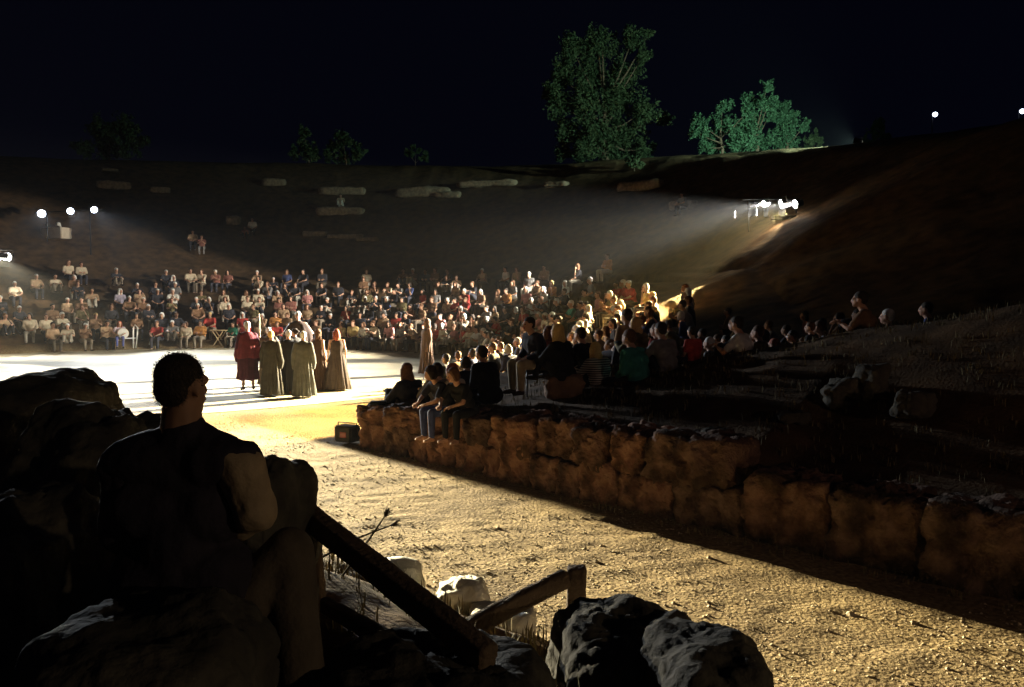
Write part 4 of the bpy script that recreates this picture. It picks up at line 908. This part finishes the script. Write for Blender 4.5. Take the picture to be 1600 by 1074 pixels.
near(1452, 600, 13.0, g5, D('blue', 'dark', 'dark'), 'farthest right dim spectator in dark blue beyond the crest', toC(1452, 13), 1.0, dz=-.2)
rn = random.Random(23); k_ = 0
dimz = [(1105, 'just left of'), (1150, 'directly behind'), (1200, 'just right of'), (1245, 'well right of')]
for i, (px, d) in enumerate([(1035, 17), (1060, 18.5), (1085, 17.5), (1100, 16.5), (1112, 19), (1135, 18), (1160, 19.5), (1150, 16), (1185, 17), (1215, 18.5), (1240, 17), (1262, 19), (1290, 17.5), (1320, 16.5), (1345, 15.5), (1010, 16), (985, 15.5), (960, 15), (940, 16.5), (900, 16), (1020, 20), (1075, 21), (1140, 21.5), (975, 18), (930, 18.5), (1200, 15.2), (1245, 14.6), (1300, 14.2)]):
    a = at(px, 500, d); col = rn.choice(['dark', 'grey', 'brown', 'blue', 'dusty red', 'tan'])
    inst(PRO[rn.randrange(8)], (a.x, d, lz(a.x, d)-.28), toC(px, d)+rn.uniform(-.3, .3), D(col, 'dark', rn.choice(['dark', 'dark', 'brown'])),
         'dim spectator in %s top behind the crest, number %s from the left' % (ADJ.get(col, col), ''), 'dim spectators beyond the crest of the near bank', rn.uniform(.95, 1.05), SK2)['_px'] = px  # darker skin here paints in the dimness beyond the crest
dim = sorted([o for o in C.objects if '_px' in o.keys()], key=lambda o: o['_px'])
OW = ['leftmost', 'second', 'third', 'fourth', 'fifth', 'sixth', 'seventh', 'eighth', 'ninth', 'tenth', 'eleventh', 'twelfth', 'thirteenth', 'fourteenth', 'fifteenth', 'sixteenth', 'seventeenth', 'eighteenth', 'nineteenth', 'twentieth', 'twenty-first', 'twenty-second', 'twenty-third', 'twenty-fourth', 'twenty-fifth', 'twenty-sixth', 'twenty-seventh', 'rightmost']
for i, o in enumerate(dim):
    c_ = o['label'].split(' in ')[1].split(' top')[0]
    o['label'] = 'dim spectator in %s top beyond the near bank, %s' % (c_, OW[i] if i in (0, 27) else OW[i]+' from the left'); del o['_px']

# ------------------------------------------------------------ things at the far edge of the orchestra
dm = hit(188, 546, 20); dmz = lz(dm.x, dm.y)
dr = seated(.08, 'knees', 'down', hair='long', sleeve='short', slim=.9, voxel=.02)
inst(dr, (dm.x, dm.y, dmz+.42), .45, dict(shirt=cloth((.5, .4, .45)), trousers=cloth((.1, .12, .35)), shoes=cloth(COL['dark']), hair=HAIR['red']), 'long-haired musician in pale top and blue trousers with a round drum', None, 1.0)
ch = tag(empty('chair', (dm.x, dm.y, dmz), .45), 'small chair under the long-haired musician', 'chair')
MB().box((0, 0, .395), (.42, .4, .035), bev=.01).build('seat', M_wood_p, ch); MB().box((0, .2, .68), (.4, .03, .3), bev=.01).build('backrest', M_wood_p, ch)
for sx in (-1, 1):
    for sy in (-1, 1): MB().tube([(sx*.18, sy*.17, .38), (sx*.19, sy*.18, 0)], .015, 6).build('leg', M_wood_p, ch, True)
M_white = mat('white_skin_drum', (.8, .78, .74), .6, (.7, .68, .62), 8)
q = hit(197, 546, 20); dd = tag(empty('drum', (q.x, q.y-.25, dmz+.70), .5), 'round white frame drum in front of the seated musician', 'drum')
MB().tube([(0, -.05, 0), (0, .05, 0)], [.24, .24], 28).build('shell', M_wood_p, dd, True); MB().ell((0, -.055, 0), (.225, .01, .225), 28).build('skin', M_white, dd, True)
MB().tube([(0, 0, -.24), (0, 0, -.68)], .014, 6).build('stand', M_black, dd, True)
q = hit(212, 546, 20); ms = tag(empty('music_stand', (q.x, q.y, lz(q.x, q.y)), .9), 'pale upright harp-like frame beside the drum', 'instrument')
MB().tube([(0, 0, 0), (.08, 0, .55), (.12, 0, .95), (.0, 0, 1.1), (-.08, 0, .95), (-.1, 0, .0)], .03, 8).build('frame', mat('white_paint', (.7, .68, .62), .5), ms, True)
MB().box((-.35, 0, .5), (.6, .3, .04), bev=.01).build('shelf', mat('white_paint', (.7, .68, .62), .5), ms)
q = hit(343, 541, 20); tb = tag(empty('folding_table', (q.x, q.y, lz(q.x, q.y))), 'small folding table with crossed wooden legs at the back edge of the orchestra', 'table')
MB().box((0, 0, .72), (.7, .5, .035), bev=.008).build('tabletop', M_wood_p, tb)
for sy in (-1, 1):
    for sx in (-1, 1): MB().beam((-sx*.22, sy*.2+sx*.012, 0), (sx*.25, sy*.2+sx*.012, .70), .025, .045).build('leg', M_wood_p, tb)
q = hit(355, 541, 20)
def cone(px, py, label, h=.55, r_=.16, lo=20):
    q = hit(px, py, lo); o = MB().tube([(0, 0, 0), (0, 0, .02), (0, 0, .03), (0, 0, h*.6), (0, 0, h)], [r_, r_, r_*.8, r_*.35, .03], 16).build('pointed_marker', M_white, None, True, (q.x, q.y, lz(q.x, q.y))); tag(o, label, 'marker')
cone(355, 541, 'white pointed cone standing right of the folding table', .6, .11); cone(634, 546, 'white pointed cone standing left of the lone hooded actor', .5, .15)
for px, py, lx, lab_ in ((232, 545, .12, 'short pale stick leaning in the ground right of the drum'), (609, 541, .08, 'thin white stick standing in the ground left of the second cone')):
    q = hit(px, py, 20); o = MB().tube([(0, 0, 0), (lx, 0, .45)], [.035, .03] if px < 300 else .012, 8).build('stick', M_white, None, True, (q.x, q.y, lz(q.x, q.y))); tag(o, lab_, 'stick')
q = hit(762, 551, 20); rp_ = tag(empty('ramp', (q.x, q.y, .05), .25), 'low white board ramp at the right end of the orchestra', 'ramp')
MB().box((0, 0, .06), (2.6, .8, .05), Euler((0, R(-3), 0)), .01).build('board', mat('white_board', (.7, .66, .56), .7, (.6, .55, .46), 3), rp_)
MB().box((-.9, .0, -.01), (.08, .7, .06)).build('batten', M_wood_p, rp_); MB().box((.9, 0, .06), (.08, .7, .1)).build('batten', M_wood_p, rp_)
# lamp case at the wall's end
q = hit(543, 692, 8); lc = tag(empty('lamp_case', (q.x, q.y, lz(q.x, q.y)), -.5), 'black floor lamp case with a red glassy front beside the wall end', 'lamp case')
MB().box((0, 0, .16), (.34, .26, .26), bev=.02).build('housing', M_black, lc); MB().box((.02, -.132, .15), (.13, .012, .09), bev=.006).build('front_glass', mat('red_glass', (.28, .02, .03), .15, spec=.8), lc)
MB().tube([(-.19, 0, .1), (-.19, 0, .33), (.19, 0, .33), (.19, 0, .1)], .012, 6).build('handle', M_black, lc, True)
q = at(591, 634, 12.4); hb = MB().box((0, 0, .035), (.3, .2, .06), bev=.02).build('flat_bag', cloth(COL['black']), None, True, (q.x, 12.55, .66)); tag(hb, 'flat black bag lying on top of the wall end', 'bag')

# ------------------------------------------------------------ handrails
M_wood = mat('old_timber', (.10, .065, .04), .85, (.17, .115, .07), 5, .6, 40)
def timber(mb, name, m, par, a=None, b=None):
    me = evaluated(mb.mesh(), [('REMESH', dict(mode='VOXEL', voxel_size=.009)), ('SMOOTH', dict(factor=.4, iterations=1))]); me.name = name
    co = np.zeros(len(me.vertices)*3); me.vertices.foreach_get('co', co); co = co.reshape(-1, 3); c0 = co-co.mean(0); ax = np.linalg.svd(c0[::7], full_matrices=False)[2][0]
    al = c0 @ ax; q = c0-al[:, None]*ax; nr = np.array([v.normal for v in me.vertices])
    g = noise(q[:, 0]*70+al*1.5, q[:, 1]*70+3, q[:, 2]*70)*.0022 + fbm(q[:, 0]*12+al*4, q[:, 1]*12, q[:, 2]*12+al*2, 3)*.0035 - np.clip(.1-np.abs(noise(q[:, 0]*22+al*.8, q[:, 1]*22, q[:, 2]*22)), 0, 1)*.05
    co += nr*g[:, None]; me.vertices.foreach_set('co', co.ravel()); me.update(); return wrap(name, me, m, par)
def handrail(label): return tag(empty('handrail', (0, 0, 0)), label, 'handrail')
A1, B1 = at(482, 806, 3.7), at(765, 1030, 2.75)
hr = handrail('long thick timber handrail descending rightwards beside the seated man'); hr.location = (A1.x, A1.y, lz(A1.x, A1.y)); O = Vector(hr.location)
timber(MB().beam(A1-O, B1-O,   .085, .095, .006), 'rail', M_wood, hr)
a2 = at(512, 850, 3.78); timber(MB().beam(Vector((a2.x-.04, a2.y, O.z-.2))-O, Vector((a2.x-.08, a2.y, a2.z+.04))-O, .08, .08), 'post', M_wood, hr)
timber(MB().beam(at(506, 944, 3.45)-O, at(645, 1022, 2.95)-O, .05, .07, .005), 'lower_rail', mat('pale_timber', (.22, .17, .11), .85, (.3, .24, .16), 5, .5, 40), hr)
timber(MB().beam(at(630, 912, 3.3)-O, at(712, 1004, 2.95)-O, .06, .05, .005), 'brace', M_wood, hr)
P2 = at(901, 886, 4.0); hr2 = handrail('short timber handrail rising rightwards to a square post'); g = lz(P2.x, P2.y); hr2.location = (P2.x, P2.y, g); O = Vector(hr2.location)
timber(MB().beam(Vector((0, 0, -.3)), Vector((0, 0, P2.z-g)), .095, .095, .006), 'post', M_wood, hr2)
timber(MB().beam(at(886, 903, 3.96)-O, at(690, 1003, 3.6)-O, .06, .085, .006), 'rail', M_wood, hr2)
timber(MB().beam(at(700, 990, 3.3)-O, at(632, 1022, 3.2)-O, .05, .05, .005), 'lower_rail', M_wood, hr2)
# dry stems between them
sp = tag(empty('dry_plant', at(556, 960, 4.3)), 'dry plant with two long crossing stems topped by seed tufts behind the long handrail', 'plant'); O = Vector(sp.location)
M_stem = mat('dry_stem', (.07, .055, .03), .9, (.1, .08, .05), 9)
for pts, tuft in (([(535, 900), (572, 850), (604, 803)], 1), ([(505, 870), (556, 842), (616, 819)], 1), ([(560, 960), (561, 905), (562, 862)], 0), ([(545, 960), (520, 920), (512, 890)], 0), ([(515, 960), (514, 905), (516, 850)], 0)):
    P_ = [at(x, y, 4.3)-O for x, y in pts]; st_ = MB().tube(P_, [.007, .006, .004], 6)
    s_ = st_.build('stem', M_stem, sp, True)
    if tuft:
        tf = MB(); e = P_[-1]; d_ = (P_[-1]-P_[-2]).normalized()
        for k in range(26):
            v = Vector((random.gauss(0, .5), random.gauss(0, .5), random.gauss(0, .5)))+d_*1.2; tf.tube([e-d_*.02, e+v.normalized()*random.uniform(.02, .045)], [.003, .001], 4)
        tf.build('seed_tuft', M_stem, s_, True)

# ------------------------------------------------------------ the man in the foreground
def fg_man():
    z0 = 1.00; d = 2.75; cx = at(283, 600, d).x
    T = Vector((cx, d, at(283, 900, d).z-.20))     # origin at seat
    def L(px, py, dd): return at(px, py, d+dd)-T
    b = MB(); sh = MB(); vs = MB(); tr = MB()
    SH = []; head = L(287, 604, 0)
    P = head_prims(b, head, math.pi/2+1.15, R(3), .93, L(285, 690, .02)); b.cap(L(284, 640, .01), .066, L(284, 700, .02), .078)
    sL, sR = L(196, 722, .02), L(378, 722, -.02); chest = L(285, 790, .04); waist = L(290, 900, .03); hips = L(305, 990, .02)
    def torso(mb, inf):
        mb.cap(sL.lerp(sR, .12), .075+inf, sR.lerp(sL, .12), .075+inf, 14); mb.cap(chest+Vector((-.12, 0, 0)), .125+inf, chest+Vector((.12, 0, 0)), .125+inf, 14)
        mb.cap(waist+Vector((-.12, 0, 0)), .125+inf, waist+Vector((.12, 0, 0)), .125+inf, 14); mb.cap(hips+Vector((-.11, 0, 0)), .14+inf, hips+Vector((.12, 0, 0)), .14+inf, 14)
        mb.cap(chest, .13+inf, waist, .13+inf, 14); mb.cap(waist, .13+inf, hips, .15+inf, 14)
        mb.cap(L(288, 680, .02), .07+inf, L(288, 740, .02), .10+inf, 12)
        mb.cap(L(262, 690, .02), .045+inf, sL, .07+inf); mb.cap(L(312, 690, .02), .045+inf, sR, .065+inf)
    torso(b, 0); torso(vs, .016)
    eR, wR = L(395, 800, -.03), L(350, 850, .30); eL, wL = L(186, 830, .05), L(230, 900, .30)
    for s_, e_, w_ in ((sR, eR, wR), (sL, eL, wL)):
        b.cap(s_, .056, e_, .044); b.cap(e_, .044, w_, .03); hd = (w_-e_).normalized()
        b.cap(w_+hd*.04-Vector((0, 0, .015)), .022, w_+hd*.06+Vector((0, 0, .015)), .022)
        sh = MB(); SH.append(sh); sh.cap(s_+Vector((0, 0, -.02)), .088, e_, .072, 14); sh.cap(e_, .072, e_.lerp(w_, .7), .05, 12)
    kR, aR, tR = L(452, 862, .10), L(475, 1100, -.05), L(490, 1120, .1); kL, aL, tL = L(300, 960, .5), L(300, 1150, .45), L(300, 1170, .6)
    for h_, k_, a_, t_ in ((hips+Vector((.1, 0, 0)), kR, aR, tR), (hips+Vector((-.08, .05, 0)), kL, aL, tL)):
        b.cap(h_, .09, k_, .06); b.cap(k_, .058, a_, .036); b.cap(a_, .038, t_, .028)
        tr.cap(h_, .12, k_, .092, 14); tr.cap(k_, .092, k_.lerp(a_, .93), .085, 12)
    ex = MB(); fingers(ex, wR, wR-eR, (0, 0, 1), 1, .6, 1); fingers(ex, wL, wL-eL, (0, 0, 1), 1, .6, -1)
    me = fuse(b, .009, ex, 5); me.materials.append(SK2); me.materials.append(M_eye); me.materials.append(M_lip)
    for p in me.polygons:
        for q, mi, r_ in ((P(-.032, -.088, .002), 1, .011), (P(.032, -.088, .002), 1, .011), (P(0, -.096, -.05), 2, .02)):
            if (p.center-q).length < r_: p.material_index = mi
    o = wrap('person', me, None, None); o.location = T
    tag(o, 'foreground man in a dark top sitting with his back turned, looking right', 'person')
    # creased clothes
    def crease(me, amp, f=9):
        co = np.zeros(len(me.vertices)*3); me.vertices.foreach_get('co', co); co = co.reshape(-1, 3); nr = np.array([v.normal for v in me.vertices])
        dsp = amp*(fbm(co[:, 0]*f, co[:, 1]*f, co[:, 2]*f*.6, 3)); co += nr*dsp[:, None]; me.vertices.foreach_set('co', co.ravel()); me.update(); return me
    wrap('top', crease(fuse(vs, .011, name='top'), .010, 11), cloth((.035, .028, .04)), o)
    for q in SH: wrap('sleeve', crease(fuse(q, .011, name='sleeve'), .013, 13), cloth((.42, .31, .19)) if q is SH[0] else cloth((.035, .028, .04)), o)  # lit right sleeve painted beige, shaded left one painted dark
    wrap('trousers', crease(fuse(tr, .012, name='trousers'), .006), cloth((.13, .10, .07)), o)
    hm = hair_mesh(head, 'short', math.pi/2+1.15, R(3), .93, .008, True); hv = [tuple(v.co) for v in hm.vertices]; hf = [tuple(p.vertices) for p in hm.polygons]; rh = random.Random(4)
    for v in list(hm.vertices):
        for _ in range(2):
            if v.co.z-head.z < -.06: continue
            c = v.co+Vector([rh.gauss(0, .003) for _ in range(3)]); n_ = (v.normal+Vector([rh.gauss(0, .45) for _ in range(3)])+Vector((0, 0, -.2))).normalized()*rh.uniform(.005, .013); t_ = n_.orthogonal().normalized()*.0007
            k = len(hv); hv += [tuple(c-t_), tuple(c+t_), tuple(c+n_)]; hf.append((k, k+1, k+2))
    mk('hair', hv, hf, HAIR['dark'], o, False)
    return o
fg_man()

# ------------------------------------------------------------ night air: thin mist that shows the beams
hz_ = bpy.data.materials.new('mist'); hz_.use_nodes = True; nt = hz_.node_tree; nt.nodes.remove(nt.nodes['Principled BSDF'])
pv = nt.nodes.new('ShaderNodeVolumePrincipled'); pv.inputs['Color'].default_value = (.9, .93, 1, 1); pv.inputs['Density'].default_value = .00013; pv.inputs['Anisotropy'].default_value = .35
nt.links.new(pv.outputs[0], nt.nodes['Material Output'].inputs['Volume'])
hz = MB().box((0, 0, 20), (540, 560, 44)).build('haze', hz_); kind(hz, 'stuff'); tag(hz, 'thin night mist lit by the floodlights', 'haze')
